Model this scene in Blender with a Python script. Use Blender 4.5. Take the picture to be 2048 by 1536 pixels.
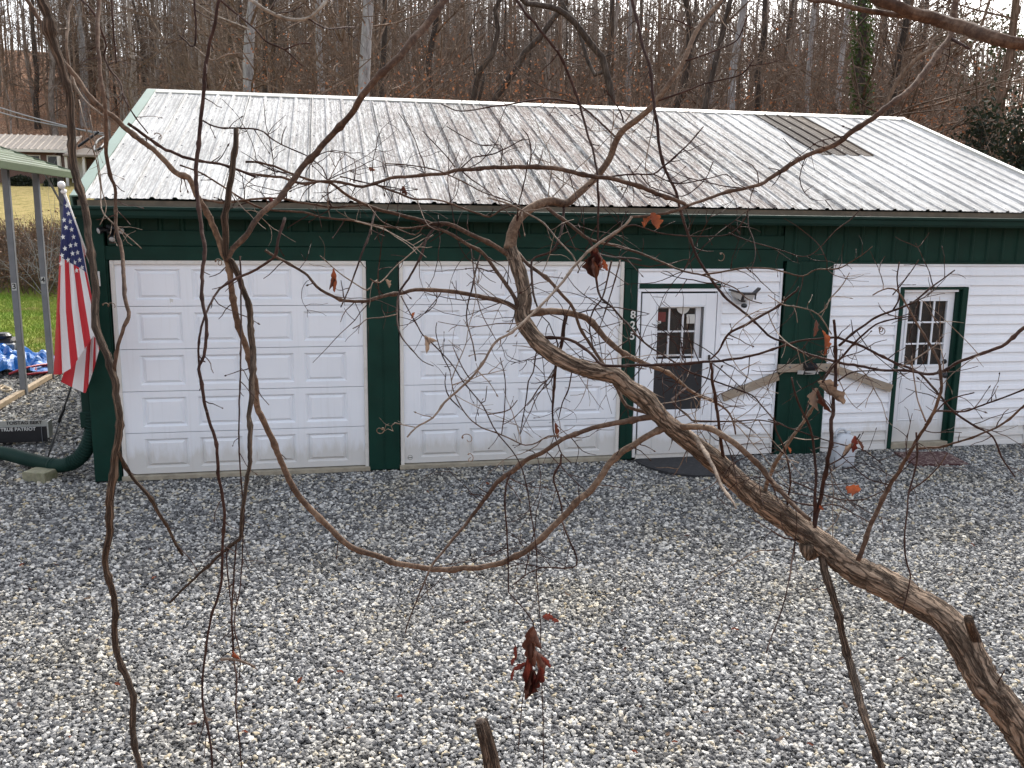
import bpy, bmesh, math, random
import numpy as np
from mathutils import Vector, Matrix, Quaternion
R = math.radians
for o in list(bpy.data.objects): bpy.data.objects.remove(o)
SC = bpy.context.scene
COL = SC.collection

# ------------------------------------------------------------------ camera
CP = np.array([2.35218, -10.57988, 2.93582]); YAW, PITCH, ROLL, FPX = -0.20009, -0.18241, 0.01259, 1814.07
def cam_axes():
    cy, sy = math.cos(YAW), math.sin(YAW)
    f = np.array([-sy*math.cos(PITCH), cy*math.cos(PITCH), math.sin(PITCH)])
    r = np.array([cy, sy, 0.]); u = np.cross(r, f)
    r2 = r*math.cos(ROLL) + u*math.sin(ROLL)
    return r2, np.cross(r2, f), f
CR, CU, CF = cam_axes()
cam = bpy.data.cameras.new('camera'); camo = bpy.data.objects.new('camera', cam); COL.objects.link(camo)
cam.sensor_width = 36; cam.lens = 36*FPX/2048; cam.clip_start = 0.05; cam.clip_end = 2000
camo.matrix_world = Matrix(((CR[0], CU[0], -CF[0], CP[0]), (CR[1], CU[1], -CF[1], CP[1]), (CR[2], CU[2], -CF[2], CP[2]), (0, 0, 0, 1)))
SC.camera = camo
# ------------------------------------------------------------------ sky, sun, exposure
SUN_EL, SUN_AZ = 43, 28          # azimuth measured from +Y towards +X
w = bpy.data.worlds.new('World'); SC.world = w; w.use_nodes = True
nt = w.node_tree; bg = nt.nodes['Background']
sky = nt.nodes.new('ShaderNodeTexSky'); sky.sky_type = 'NISHITA'; sky.sun_disc = False
sky.sun_elevation = R(SUN_EL); sky.sun_rotation = R(SUN_AZ); sky.air_density = 1.0; sky.dust_density = 4.0; sky.ozone_density = .6
hs = nt.nodes.new('ShaderNodeHueSaturation'); hs.inputs['Saturation'].default_value = .42      # thin high cloud takes most of the blue out
nt.links.new(sky.outputs[0], hs.inputs['Color']); nt.links.new(hs.outputs[0], bg.inputs[0]); bg.inputs[1].default_value = 0.15
sl = bpy.data.lights.new('sun', 'SUN'); slo = bpy.data.objects.new('sun', sl); COL.objects.link(slo)
sl.energy = 1.0; sl.angle = R(10); sl.color = (1.0, .95, .86)
sd = Vector((math.sin(R(SUN_AZ))*math.cos(R(SUN_EL)), math.cos(R(SUN_AZ))*math.cos(R(SUN_EL)), math.sin(R(SUN_EL))))
slo.rotation_euler = sd.to_track_quat('Z', 'Y').to_euler(); slo.location = (20, 30, 40)
vs = SC.view_settings; vs.view_transform = 'Standard'; vs.look = 'None'; vs.exposure = 1.6; vs.gamma = 1; vs.use_curve_mapping = False
SC.render.engine = 'CYCLES'

rng = np.random.default_rng(7); random.seed(7)
# ------------------------------------------------------------------ helpers
def ray(u, v): return CR*(u-1024)/FPX + CU*(768-v)/FPX + CF
def PX(u, v, d): return CP + d*ray(u, v)
def onY(u, v, Y): d = ray(u, v); return CP + d*(Y-CP[1])/d[1]
def onX(u, v, X): d = ray(u, v); return CP + d*(X-CP[0])/d[0]
def onZ(u, v, Z): d = ray(u, v); return CP + d*(Z-CP[2])/d[2]

def tag(o, label=None, cat=None, group=None, kind=None):
    if label: o['label'] = label
    if cat: o['category'] = cat
    if group: o['group'] = group
    if kind: o['kind'] = kind
    return o
def thing(name, loc, label, cat, group=None):
    o = bpy.data.objects.new(name, None); COL.objects.link(o); o.location = loc; o.empty_display_size = .1
    o['_wl'] = [float(c) for c in loc]
    return tag(o, label, cat, group)
def wloc(o):
    while o.parent is not None: o = o.parent
    return np.array(o['_wl']) if '_wl' in o.keys() else np.zeros(3)

class MB:
    def __init__(s): s.v = []; s.f = []; s.uv = []; s.n = 0; s.hasuv = False
    def add(s, V, F, UV=None):
        V = np.asarray(V, float); s.v.append(V)
        for f in F: s.f.append(tuple(int(i)+s.n for i in f))
        if UV is not None: s.hasuv = True; s.uv.append(np.asarray(UV, float))
        else: s.uv.append(np.zeros((len(V), 2)))
        s.n += len(V); return s
    def box(s, a, b):
        x0, y0, z0 = a; x1, y1, z1 = b
        V = [(x0,y0,z0),(x1,y0,z0),(x1,y1,z0),(x0,y1,z0),(x0,y0,z1),(x1,y0,z1),(x1,y1,z1),(x0,y1,z1)]
        return s.add(V, [(0,3,2,1),(4,5,6,7),(0,1,5,4),(1,2,6,5),(2,3,7,6),(3,0,4,7)])
    def bbox(s, a, b, bev=.004):                 # box with chamfered edges
        a = np.array(a, float); b = np.array(b, float); c = (a+b)/2; h = (b-a)/2; e = min(bev, *(h*.45))
        V = []; idx = {}
        for sx in (-1,1):
            for sy in (-1,1):
                for sz in (-1,1):
                    for k in range(3):
                        q = np.array([sx,sy,sz])*h; q = q - np.array([sx,sy,sz])*e; q[k] += (sx,sy,sz)[k]*e
                        idx[(sx,sy,sz,k)] = len(V); V.append(c+q)
        F = []
        for k in range(3):
            i, j = [q for q in range(3) if q != k]
            for sg in (-1,1):
                L = []
                for (p, q) in ((-1,-1),(1,-1),(1,1),(-1,1)):
                    t = [0,0,0]; t[k] = sg; t[i] = p; t[j] = q; L.append(idx[(*t,k)])
                F.append(L if (sg > 0) == (k != 1) else L[::-1])
        for k in range(3):
            i, j = [q for q in range(3) if q != k]
            for p in (-1,1):
                for q in (-1,1):
                    t0 = [0,0,0]; t0[i] = p; t0[j] = q; t1 = list(t0); t0[k] = -1; t1[k] = 1
                    F.append((idx[(*t0,i)], idx[(*t1,i)], idx[(*t1,j)], idx[(*t0,j)]))
        for sx in (-1,1):
            for sy in (-1,1):
                for sz in (-1,1): F.append([idx[(sx,sy,sz,k)] for k in range(3)])
        return s.add(V, F)
    def prism(s, prof, p0, p1, ax, ay):           # 2-D profile swept p0->p1; ax, ay = world axes of the profile
        p0, p1, ax, ay = (np.asarray(q, float) for q in (p0, p1, ax, ay)); n = len(prof)
        V = [p0+ax*x+ay*y for x, y in prof] + [p1+ax*x+ay*y for x, y in prof]
        F = [(i, (i+1) % n, n+(i+1) % n, n+i) for i in range(n)] + [tuple(range(n))[::-1], tuple(range(n, 2*n))]
        return s.add(V, F)
    def tube(s, path, rad, sides=6, cap=True, rough=0., vscale=1., seed=0):
        P = np.asarray(path, float); n = len(P); rad = np.broadcast_to(np.asarray(rad, float), (n,)) if np.ndim(rad) else np.full(n, rad)
        T = np.gradient(P, axis=0); T /= (np.linalg.norm(T, axis=1, keepdims=True)+1e-12)
        a = np.array([0,0,1.]) if abs(T[0][2]) < .9 else np.array([1.,0,0])
        N = np.cross(T[0], a); N /= np.linalg.norm(N); V = []; UV = []; L = 0
        ang = np.arange(sides)*2*math.pi/sides; RG = None
        if rough:
            RG = np.random.default_rng(seed).normal(size=(n+8, sides)); RG = sum(RG[k:k+n] for k in range(8))/8**.5; RG = np.clip(RG, -1.5, 1.6)*rough
        for i in range(n):
            if i:
                N = N - T[i]*(N@T[i]); N /= (np.linalg.norm(N)+1e-12); L += np.linalg.norm(P[i]-P[i-1])
            B = np.cross(T[i], N); rr = rad[i]*(1+(RG[i] if rough else 0))
            V.append(P[i]+np.outer(np.cos(ang)*rr, N)+np.outer(np.sin(ang)*rr, B)); UV += [(q/sides, L*vscale) for q in range(sides)]
        V = np.vstack(V); F = []
        for i in range(n-1):
            for j in range(sides):
                k = (j+1) % sides; F.append((i*sides+j, i*sides+k, (i+1)*sides+k, (i+1)*sides+j))
        if cap: F.append(tuple(range(sides))[::-1]); F.append(tuple(range((n-1)*sides, n*sides)))
        return s.add(V, F, UV)
    def lathe(s, prof, c, sides=16, axis=(0,0,1)):
        ax = np.asarray(axis, float); ax /= np.linalg.norm(ax); a = np.array([1.,0,0]) if abs(ax[0]) < .9 else np.array([0,1.,0])
        N = np.cross(ax, a); N /= np.linalg.norm(N); B = np.cross(ax, N); c = np.asarray(c, float); V = []; F = []
        for r, h in prof:
            for j in range(sides):
                t = 2*math.pi*j/sides; V.append(c+ax*h+(N*math.cos(t)+B*math.sin(t))*r)
        m = len(prof)
        for i in range(m-1):
            for j in range(sides):
                k = (j+1) % sides; F.append((i*sides+j, i*sides+k, (i+1)*sides+k, (i+1)*sides+j))
        F.append(tuple(range(sides))[::-1]); F.append(tuple(range((m-1)*sides, m*sides)))
        return s.add(V, F)
    def mesh(s, name, mat, off=None):
        V = np.vstack(s.v)
        if off is not None: V = V - off
        me = bpy.data.meshes.new(name); me.from_pydata(V.tolist(), [], s.f)
        if s.hasuv:
            UV = np.vstack(s.uv); ul = me.uv_layers.new(name='UVMap'); li = np.zeros(len(me.loops), np.int32)
            me.loops.foreach_get('vertex_index', li); ul.data.foreach_set('uv', UV[li].astype(np.float32).ravel())
        if mat: me.materials.append(mat)
        me.validate(); me.update(); return me
    def build(s, name, mat, parent=None, smooth=False, label=None, cat=None, group=None, kind=None, origin=None):
        off = wloc(parent) if parent is not None else (np.asarray(origin, float) if origin is not None else None)
        me = s.mesh(name, mat, off); o = bpy.data.objects.new(name, me); COL.objects.link(o)
        if parent is not None: o.parent = parent
        elif origin is not None: o.location = origin; o['_wl'] = [float(c) for c in origin]
        if smooth: me.shade_smooth()
        return tag(o, label, cat, group, kind)
    def fixn(s): return s
def recalc(o):
    bm = bmesh.new(); bm.from_mesh(o.data); bmesh.ops.recalc_face_normals(bm, faces=bm.faces); bm.to_mesh(o.data); bm.free(); return o
def copy_tree(o, parent=None, loc=None):
    c = o.copy(); COL.objects.link(c); c.parent = parent
    for ch in list(o.children): copy_tree(ch, c)
    return c
def catmull(P, step):
    P = np.asarray(P, float)
    if len(P) < 3:
        L = np.linalg.norm(P[-1]-P[0]); m = max(2, int(L/step)); return P[0]+(P[-1]-P[0])*np.linspace(0, 1, m)[:, None]
    Q = np.vstack([2*P[0]-P[1], P, 2*P[-1]-P[-2]]); out = []
    for i in range(1, len(Q)-2):
        a, b, c, d = Q[i-1], Q[i], Q[i+1], Q[i+2]; m = max(1, int(np.linalg.norm(c[:2]-b[:2])/step))
        t = (np.arange(m)/m)[:, None]
        out.append(.5*((2*b)+(-a+c)*t+(2*a-5*b+4*c-d)*t**2+(-a+3*b-3*c+d)*t**3))
    out.append(P[-1:]); return np.vstack(out)

# ------------------------------------------------------------------ materials
def new_mat(name):
    m = bpy.data.materials.new(name); m.use_nodes = True; n = m.node_tree; b = n.nodes['Principled BSDF']; return m, n, b
def N(n, t, **k):
    x = n.nodes.new(t)
    for q, v in k.items(): setattr(x, q, v)
    return x
def ramp(n, src, stops, mode='LINEAR'):
    r = N(n, 'ShaderNodeValToRGB'); r.color_ramp.interpolation = mode; e = r.color_ramp.elements
    while len(e) < len(stops): e.new(.5)
    for q, (p, c) in zip(e, stops): q.position = p; q.color = (*c, 1) if len(c) == 3 else c
    if src is not None: n.links.new(src, r.inputs[0])
    return r.outputs[0]
def mapping(n, scale=(1,1,1), coord='Object', rot=(0,0,0)):
    tc = N(n, 'ShaderNodeTexCoord'); mp = N(n, 'ShaderNodeMapping'); mp.inputs['Scale'].default_value = scale; mp.inputs['Rotation'].default_value = rot
    n.links.new(tc.outputs[coord], mp.inputs[0]); return mp.outputs[0]
def noise(n, vec, scale, detail=4, rough=.55, dist=0):
    t = N(n, 'ShaderNodeTexNoise'); t.inputs['Scale'].default_value = scale; t.inputs['Detail'].default_value = detail
    t.inputs['Roughness'].default_value = rough; t.inputs['Distortion'].default_value = dist
    if vec is not None: n.links.new(vec, t.inputs['Vector'])
    return t.outputs[0]
def mix(n, fac, a, b, mode='MIX'):
    x = N(n, 'ShaderNodeMix'); x.data_type = 'RGBA'; x.blend_type = mode
    for v, i in ((fac, 0), (a, 6), (b, 7)):
        if hasattr(v, 'links'): n.links.new(v, x.inputs[i])
        else: x.inputs[i].default_value = v if i == 0 else (*v, 1)
    return x.outputs[2]
def mth(n, op, a, b=None, c=None):
    x = N(n, 'ShaderNodeMath'); x.operation = op
    for i, v in enumerate((a, b, c)):
        if v is None: continue
        if hasattr(v, 'links'): n.links.new(v, x.inputs[i])
        else: x.inputs[i].default_value = v
    return x.outputs[0]
def bump(n, b, h, strength=.3, dist=.01):
    x = N(n, 'ShaderNodeBump'); x.inputs['Strength'].default_value = strength; x.inputs['Distance'].default_value = dist
    n.links.new(h, x.inputs['Height']); n.links.new(x.outputs[0], b.inputs['Normal'])
def simple(name, base, rough=.6, metal=0., var=.15, scale=6., fine=60., bmp=.05, spec=.5, dirt=None):
    m, n, b = new_mat(name); v = mapping(n)
    lo = tuple(c*(1-var) for c in base); hi = tuple(min(1, c*(1+var)) for c in base)
    a = ramp(n, noise(n, v, scale, 5), [(.3, lo), (.7, hi)])
    if dirt: a = mix(n, ramp(n, noise(n, v, dirt[1], 6, .65), [(.52, (0,0,0)), (.72, (dirt[2],)*3)]), a, dirt[0])
    n.links.new(a, b.inputs['Base Color']); b.inputs['Roughness'].default_value = rough; b.inputs['Metallic'].default_value = metal
    b.inputs['Specular IOR Level'].default_value = spec
    if bmp: bump(n, b, noise(n, v, fine, 4), bmp, .01)
    return m
M = {}
M['green'] = simple('green_paint', (.0062,.031,.0225), .5, var=.2, scale=3, dirt=((.013,.03,.023), 9, .35), spec=.12)
M['green_gutter'] = simple('green_gutter_paint', (.008,.027,.021), .6, var=.2, scale=2, spec=.12, dirt=((.02,.03,.025), 14, .3))
M['rake'] = simple('pale_green_trim_paint', (.105,.17,.13), .45, var=.12, scale=2, dirt=((.08,.11,.085), 8, .5))
M['rake_white'] = simple('pale_trim_paint', (.40,.40,.36), .5, var=.12, scale=2, dirt=((.25,.25,.2), 8, .5))
M['white'] = simple('white_door_paint', (.70,.715,.74), .42, var=.03, scale=2, dirt=((.55,.55,.55), 5, .35), bmp=.02)
M['siding'] = simple('white_vinyl', (.74,.75,.78), .45, var=.03, scale=1.2, dirt=((.56,.57,.55), 4, .3), bmp=.02)
M['trim'] = simple('offwhite_trim', (.62,.60,.56), .5, var=.06, scale=4, dirt=((.4,.37,.32), 8, .5))
M['wood_tan'] = simple('tan_fascia_wood', (.10,.082,.056), .7, var=.25, scale=5, dirt=((.16,.12,.08), 10, .6))
M['sill'] = simple('tan_sill_concrete', (.30,.265,.20), .8, var=.2, scale=10, dirt=((.15,.13,.1), 6, .6))
M['black'] = simple('black_plastic', (.012,.012,.014), .4, var=.2)
M['black_rubber'] = simple('black_rubber', (.018,.018,.02), .8, var=.3, scale=30, dirt=((.07,.07,.07), 20, .5))
M['galv'] = simple('galvanised_steel', (.20,.21,.225), .5, .3, var=.12, scale=5)
M['galv_dark'] = simple('dark_steel', (.12,.125,.13), .45, .4, var=.15)
M['carport_green'] = simple('carport_green_paint', (.075,.105,.056), .5, var=.1, scale=2, dirt=((.05,.065,.04), 6, .5))
M['white_plastic'] = simple('white_plastic', (.46,.485,.52), .4, var=.05, bmp=.01)
M['lens'] = simple('lamp_lens', (.42,.42,.41), .2, var=.05, bmp=0)
M['concrete'] = simple('mossy_concrete', (.22,.21,.14), .9, var=.25, scale=14, fine=120, bmp=.3, dirt=((.1,.11,.04), 10, .8))
M['blue_tarp'] = simple('blue_tarp', (.01,.13,.42), .38, var=.25, scale=9, dirt=((.08,.25,.5), 6, .6))
M['hose'] = simple('red_hose', (.32,.018,.03), .4, var=.2)
M['hose_pale'] = simple('pale_rope', (.45,.36,.24), .7, var=.2)
M['lumber'] = None
M['paper'] = simple('paper', (.60,.60,.57), .8, var=.03, bmp=0)
M['red_print'] = simple('red_print', (.14,.018,.018), .6, var=.1, bmp=0)
M['finial'] = simple('pole_white', (.7,.69,.66), .35, var=.06, bmp=0)
M['cream'] = simple('house_trim', (.6,.58,.52), .6, var=.08)
M['dark_glass'] = simple('dark_window', (.02,.022,.025), .08, var=.1, bmp=0)
M['wire'] = simple('black_cable', (.01,.01,.011), .5, var=.1, bmp=0)
M['screen'] = simple('insect_screen', (.014,.0145,.017), .7, var=.1, scale=40, fine=400)
M['painted_dark'] = simple('painted_dark_interior', (.004,.0036,.0034), .6, var=.3, bmp=0)  # near-black colour standing in for the unlit inside behind door glass

def dirty_white(name, base, rough=.42):
    m, n, b = new_mat(name); v = mapping(n); s = N(n, 'ShaderNodeSeparateXYZ'); n.links.new(v, s.inputs[0])
    f = noise(n, mapping(n, (5, 5, 1.2)), 2.0, 6, .65); g = noise(n, v, 1.1, 4)
    c = ramp(n, g, [(.3, tuple(q*.94 for q in base)), (.7, tuple(min(1, q*1.03) for q in base))])
    low = ramp(n, mth(n, 'MULTIPLY_ADD', f, -.5, mth(n, 'MULTIPLY', s.outputs[2], 1.1)), [(0, (.42,)*3), (.14, (.10,)*3), (.42, (0,0,0))])   # splash-back grime low on the wall
    c = mix(n, low, c, (.34,.29,.19))
    st = mth(n, 'MULTIPLY', ramp(n, noise(n, mapping(n, (16, 16, .7)), 1.5, 4, .6), [(.56, (0,0,0)), (.72, (1,1,1))]), .11)
    c = mix(n, st, c, (.38,.37,.34))
    n.links.new(c, b.inputs['Base Color']); b.inputs['Roughness'].default_value = rough; bump(n, b, noise(n, v, 2.5, 3), .10, .02); return m
M['white'] = dirty_white('white_door_paint', (.745,.77,.81)); M['siding'] = dirty_white('white_vinyl', (.77,.79,.83), .45)
def lumber():
    m, n, b = new_mat('weathered_lumber'); v = mapping(n, (1,1,1))
    g = noise(n, mapping(n, (2.5, 14, 40)), 2.2, 6, .6, 1.2)
    c = ramp(n, g, [(.3, (.16,.12,.085)), (.5, (.29,.225,.16)), (.7, (.38,.31,.23))])
    c = mix(n, ramp(n, noise(n, v, 3), [(.4, (0,0,0)), (.7, (.55,)*3)]), c, (.26,.24,.21))
    n.links.new(c, b.inputs['Base Color']); b.inputs['Roughness'].default_value = .8; bump(n, b, g, .4, .004); return m
M['lumber'] = lumber()
M['rail_wood'] = simple('pale_lumber', (.34,.26,.17), .75, var=.2, scale=8)

def roof_mat():
    m, n, b = new_mat('weathered_white_roof_metal')
    v = mapping(n)
    streak = noise(n, mapping(n, (9, .55, .55)), 3.0, 8, .72, .3)
    fine = noise(n, mapping(n, (40, 5, 5)), 1.6, 6, .75)
    big = noise(n, mapping(n, (.45, .5, .5)), 1.4, 4, .6)
    sx = N(n, 'ShaderNodeSeparateXYZ'); n.links.new(v, sx.inputs[0])
    zone = ramp(n, mth(n, 'DIVIDE', sx.outputs[0], 12.4), [(.02, (.45,)*3), (.25, (.72,)*3), (.4, (1,)*3), (.60, (.95,)*3), (.72, (.62,)*3), (.85, (.42,)*3)])
    zb = ramp(n, mth(n, 'DIVIDE', sx.outputs[0], 12.4), [(.14, (.0,)*3), (.3, (.65,)*3), (.45, (1,)*3), (.60, (.85,)*3), (.70, (.1,)*3)])
    base = mix(n, ramp(n, big, [(.35, (0,0,0)), (.65, (1,1,1))]), (.44,.44,.43), (.57,.57,.56))
    d1 = mth(n, 'MULTIPLY', ramp(n, streak, [(.36, (0,0,0)), (.51, (1,1,1))]), ramp(n, fine, [(.38, (0,0,0)), (.51, (1,1,1))]))
    d1 = mth(n, 'MULTIPLY', mth(n, 'MULTIPLY', d1, zone), .95)
    c = mix(n, d1, base, (.066,.06,.054))
    d2 = mth(n, 'MULTIPLY', ramp(n, noise(n, mapping(n, (2.6, .55, .55)), 1.7, 5, .6), [(.40, (0,0,0)), (.56, (1,1,1))]), ramp(n, fine, [(.30, (.2,)*3), (.58, (1,)*3)]))
    d2 = mth(n, 'MULTIPLY', mth(n, 'MULTIPLY', d2, zb), .92)
    c = mix(n, d2, c, (.12,.088,.077))
    n.links.new(c, b.inputs['Base Color']); b.inputs['Roughness'].default_value = .7; b.inputs['Specular IOR Level'].default_value = .04
    bump(n, b, fine, .08, .004); return m
M['roof'] = roof_mat()
def skylight_mat():
    m, n, b = new_mat('stained_fibreglass_panel'); f = noise(n, mapping(n, (22, 1.2, 1.2)), 2.2, 6, .7)
    v = mapping(n); sx = N(n, 'ShaderNodeSeparateXYZ'); n.links.new(v, sx.inputs[0])
    g = mth(n, 'MULTIPLY_ADD', mth(n, 'ADD', sx.outputs[0], mth(n, 'MULTIPLY', sx.outputs[1], 0.)), 1.1, -10.4)
    c = ramp(n, mth(n, 'MULTIPLY_ADD', f, .9, mth(n, 'MULTIPLY', g, .35)), [(.35, (.012,.008,.007)), (.66, (.030,.021,.017)), (.95, (.11,.085,.062))])
    n.links.new(c, b.inputs['Base Color']); b.inputs['Roughness'].default_value = .7; b.inputs['Specular IOR Level'].default_value = .05; return m
M['skylight'] = skylight_mat()

def bark(name, dark, mid, light, ridges=True, sc=1.):
    m, n, b = new_mat(name); tc = N(n, 'ShaderNodeTexCoord'); mp = N(n, 'ShaderNodeMapping'); n.links.new(tc.outputs['UV'], mp.inputs[0])
    v = mapping(n)
    if ridges:
        mp.inputs['Scale'].default_value = (11, 15, 1)
        vo = N(n, 'ShaderNodeTexVoronoi'); vo.feature = 'DISTANCE_TO_EDGE'; vo.inputs['Scale'].default_value = 1.0*sc
        # warp the cell pattern so plates look torn
        wn = N(n, 'ShaderNodeTexNoise'); wn.inputs['Scale'].default_value = 1.6; wn.inputs['Detail'].default_value = 5; n.links.new(mp.outputs[0], wn.inputs['Vector'])
        ad = N(n, 'ShaderNodeVectorMath'); ad.operation = 'ADD'; n.links.new(mp.outputs[0], ad.inputs[0]); n.links.new(wn.outputs['Color'], ad.inputs[1])
        n.links.new(ad.outputs[0], vo.inputs['Vector'])
        m2 = N(n, 'ShaderNodeMapping'); m2.inputs['Scale'].default_value = (9, 5.5, 1); n.links.new(tc.outputs['UV'], m2.inputs[0])
        rd = mth(n, 'ABSOLUTE', mth(n, 'SUBTRACT', noise(n, m2.outputs[0], 1.0*sc, 6, .62, 1.1), .5))
        fis = ramp(n, rd, [(.0, (0,0,0)), (.02, (.5,)*3), (.06, (1,1,1))])
        h = mth(n, 'MULTIPLY', ramp(n, vo.outputs['Distance'], [(0, (.3,)*3), (.08, (1,1,1))]), fis)
        f = noise(n, mp.outputs[0], 2.6, 8, .78)
        hh = mth(n, 'MULTIPLY_ADD', f, .5, h)
        c = mix(n, h, dark, mix(n, ramp(n, f, [(.35, (0,0,0)), (.65, (1,1,1))]), mid, light))
        bump(n, b, hh, 1.0, .009)
    else:
        f = noise(n, v, 90, 6, .65); g = noise(n, v, 9, 4, .6)
        c = ramp(n, mth(n, 'ADD', mth(n, 'MULTIPLY', f, .5), mth(n, 'MULTIPLY', g, .5)), [(.36, dark), (.5, mid), (.64, light)])
        bump(n, b, f, .5, .003)
    n.links.new(c, b.inputs['Base Color']); b.inputs['Roughness'].default_value = .85; b.inputs['Specular IOR Level'].default_value = .25; return m
M['trunk'] = bark('rough_trunk_bark', (.036,.022,.014), (.165,.112,.076), (.36,.265,.19))
M['vine_bark'] = bark('shaggy_vine_bark', (.020,.012,.008), (.090,.056,.036), (.21,.145,.10), True, .8)
M['twig_brown'] = bark('brown_twig_bark', (.024,.013,.009), (.064,.037,.024), (.145,.095,.065), False)
M['twig_red'] = bark('red_brown_twig_bark', (.013,.0055,.004), (.032,.0145,.0105), (.068,.037,.027), False)
M['twig_pale'] = bark('pale_twig_bark', (.07,.05,.038), (.16,.122,.093), (.28,.225,.175), False)
M['twig_tan'] = bark('tan_limb_bark', (.036,.021,.013), (.10,.062,.040), (.20,.14,.095), False)
M['twig_grey'] = bark('grey_twig_bark', (.10,.085,.07), (.25,.22,.18), (.42,.39,.33), False)

# ================================================================== GROUND
def terr(X, Y):
    X = np.asarray(X, float); Y = np.asarray(Y, float)
    z = np.interp(Y, [-60,-40,-20,-12,-9.6,-8.2,-6.95,9,20,24,66,135,180,400], [5,4.4,3.2,2.0,1.25,.62,0,0,.40,1.9,5.0,24,25,22])
    a = np.interp(X, [-60,0,30,60,95], [1.08,1.04,1.02,.92,.62])
    z = np.where(Y > 66, 5+(z-5)*a, z)
    # right-hand woods: gentler rise close behind the garage
    m = np.clip((X-1)/8, 0, 1)*np.clip((Y-11)/6, 0, 1)
    z = z + m*.35*np.sin(X*.31+Y*.17)
    z = z + np.where((Y > 12) | (Y < -8), .05*np.sin(X*1.7+Y*.9)*np.sin(Y*1.3-X*.6), 0)
    return z-.105
xs = np.unique(np.concatenate([np.linspace(-400,-60,12), np.linspace(-60,-16,34), np.linspace(-16,22,96), np.linspace(22,110,50), np.linspace(110,420,12)]))
ys = np.unique(np.concatenate([np.linspace(-120,-24,14), np.linspace(-24,-6,60), np.linspace(-6,9,16), np.linspace(9,30,60), np.linspace(30,140,70), np.linspace(140,600,16)]))
gx, gy = np.meshgrid(xs, ys); gz = terr(gx, gy); nx, ny = len(xs), len(ys)
g = MB(); g.add(np.stack([gx.ravel(), gy.ravel(), gz.ravel()], 1), [(j*nx+i, j*nx+i+1, (j+1)*nx+i+1, (j+1)*nx+i) for j in range(ny-1) for i in range(nx-1)])
def ground_mat():
    m, n, b = new_mat('lawn_and_leaf_litter'); v = mapping(n); s = N(n, 'ShaderNodeSeparateXYZ'); n.links.new(v, s.inputs[0])
    nz = noise(n, v, .6, 5); f = noise(n, v, 9, 6, .7)
    vo = N(n, 'ShaderNodeTexVoronoi'); vo.inputs['Scale'].default_value = 11; n.links.new(v, vo.inputs['Vector'])
    hue = N(n, 'ShaderNodeSeparateColor'); n.links.new(vo.outputs['Color'], hue.inputs[0])
    leaf = ramp(n, hue.outputs[0], [(0, (.07,.04,.025)), (.3, (.18,.09,.05)), (.6, (.31,.155,.085)), (.85, (.40,.25,.16)), (1, (.46,.35,.25))])
    leaf = mix(n, ramp(n, noise(n, v, .35, 4), [(.42, (0,0,0)), (.62, (.75,)*3)]), leaf, (.19,.125,.088))
    g1 = ramp(n, noise(n, v, 2.3, 6, .7), [(.32, (.12,.10,.03)), (.45, (.26,.20,.08)), (.56, (.37,.27,.13)), (.68, (.24,.22,.055))])
    g2 = ramp(n, f, [(.3, (.09,.15,.014)), (.5, (.17,.26,.025)), (.68, (.27,.30,.05))])
    gm = mth(n, 'MULTIPLY', ramp(n, mth(n, 'MULTIPLY_ADD', nz, 5, mth(n, 'MULTIPLY', s.outputs[1], 1.)), [(0, (0,0,0)), (1, (1,1,1))]), 1)
    # greener strip on the near lawn, browner higher up
    near = ramp(n, mth(n, 'DIVIDE', mth(n, 'MULTIPLY_ADD', nz, 9, s.outputs[1]), 40), [(.34, (.15,)*3), (.46, (.85,)*3), (.60, (.75,)*3), (.70, (.12,)*3)])
    lawn = mix(n, near, g1, g2)
    lm = mth(n, 'MULTIPLY', mth(n, 'LESS_THAN', mth(n, 'MULTIPLY_ADD', nz, 4, s.outputs[0]), 1.0), mth(n, 'GREATER_THAN', s.outputs[1], 8.0))
    lm = mth(n, 'MULTIPLY', lm, mth(n, 'LESS_THAN', mth(n, 'MULTIPLY_ADD', nz, 8, s.outputs[1]), 74))
    n.links.new(mix(n, lm, leaf, lawn), b.inputs['Base Color']); b.inputs['Roughness'].default_value = .95; b.inputs['Specular IOR Level'].default_value = .1
    bump(n, b, mth(n, 'ADD', f, vo.outputs['Distance']), .8, .06); return m
g.build('ground', ground_mat(), smooth=True, kind='structure')

def gravel_base():
    m, n, b = new_mat('gravel_bed'); v = mapping(n); vo = N(n, 'ShaderNodeTexVoronoi'); vo.inputs['Scale'].default_value = 42; n.links.new(v, vo.inputs['Vector'])
    h = N(n, 'ShaderNodeSeparateColor'); n.links.new(vo.outputs['Color'], h.inputs[0])
    c = ramp(n, h.outputs[0], [(0, (.05,.05,.055)), (.4, (.14,.14,.145)), (.7, (.26,.25,.24)), (1, (.5,.49,.46))])
    c = mix(n, ramp(n, vo.outputs['Distance'], [(.25, (0,0,0)), (.6, (1,1,1))]), c, (.06,.058,.055))
    n.links.new(c, b.inputs['Base Color']); b.inputs['Roughness'].default_value = .9
    bump(n, b, mth(n, 'SUBTRACT', 1., vo.outputs['Distance']), 1., .02); return m
m = MB(); m.add([(-14,-7.1,-.084),(20,-7.1,-.084),(20,9.4,-.084),(-14,9.4,-.084)], [(0,1,2,3)])
m.build('gravel_yard', gravel_base(), kind='structure')

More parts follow.
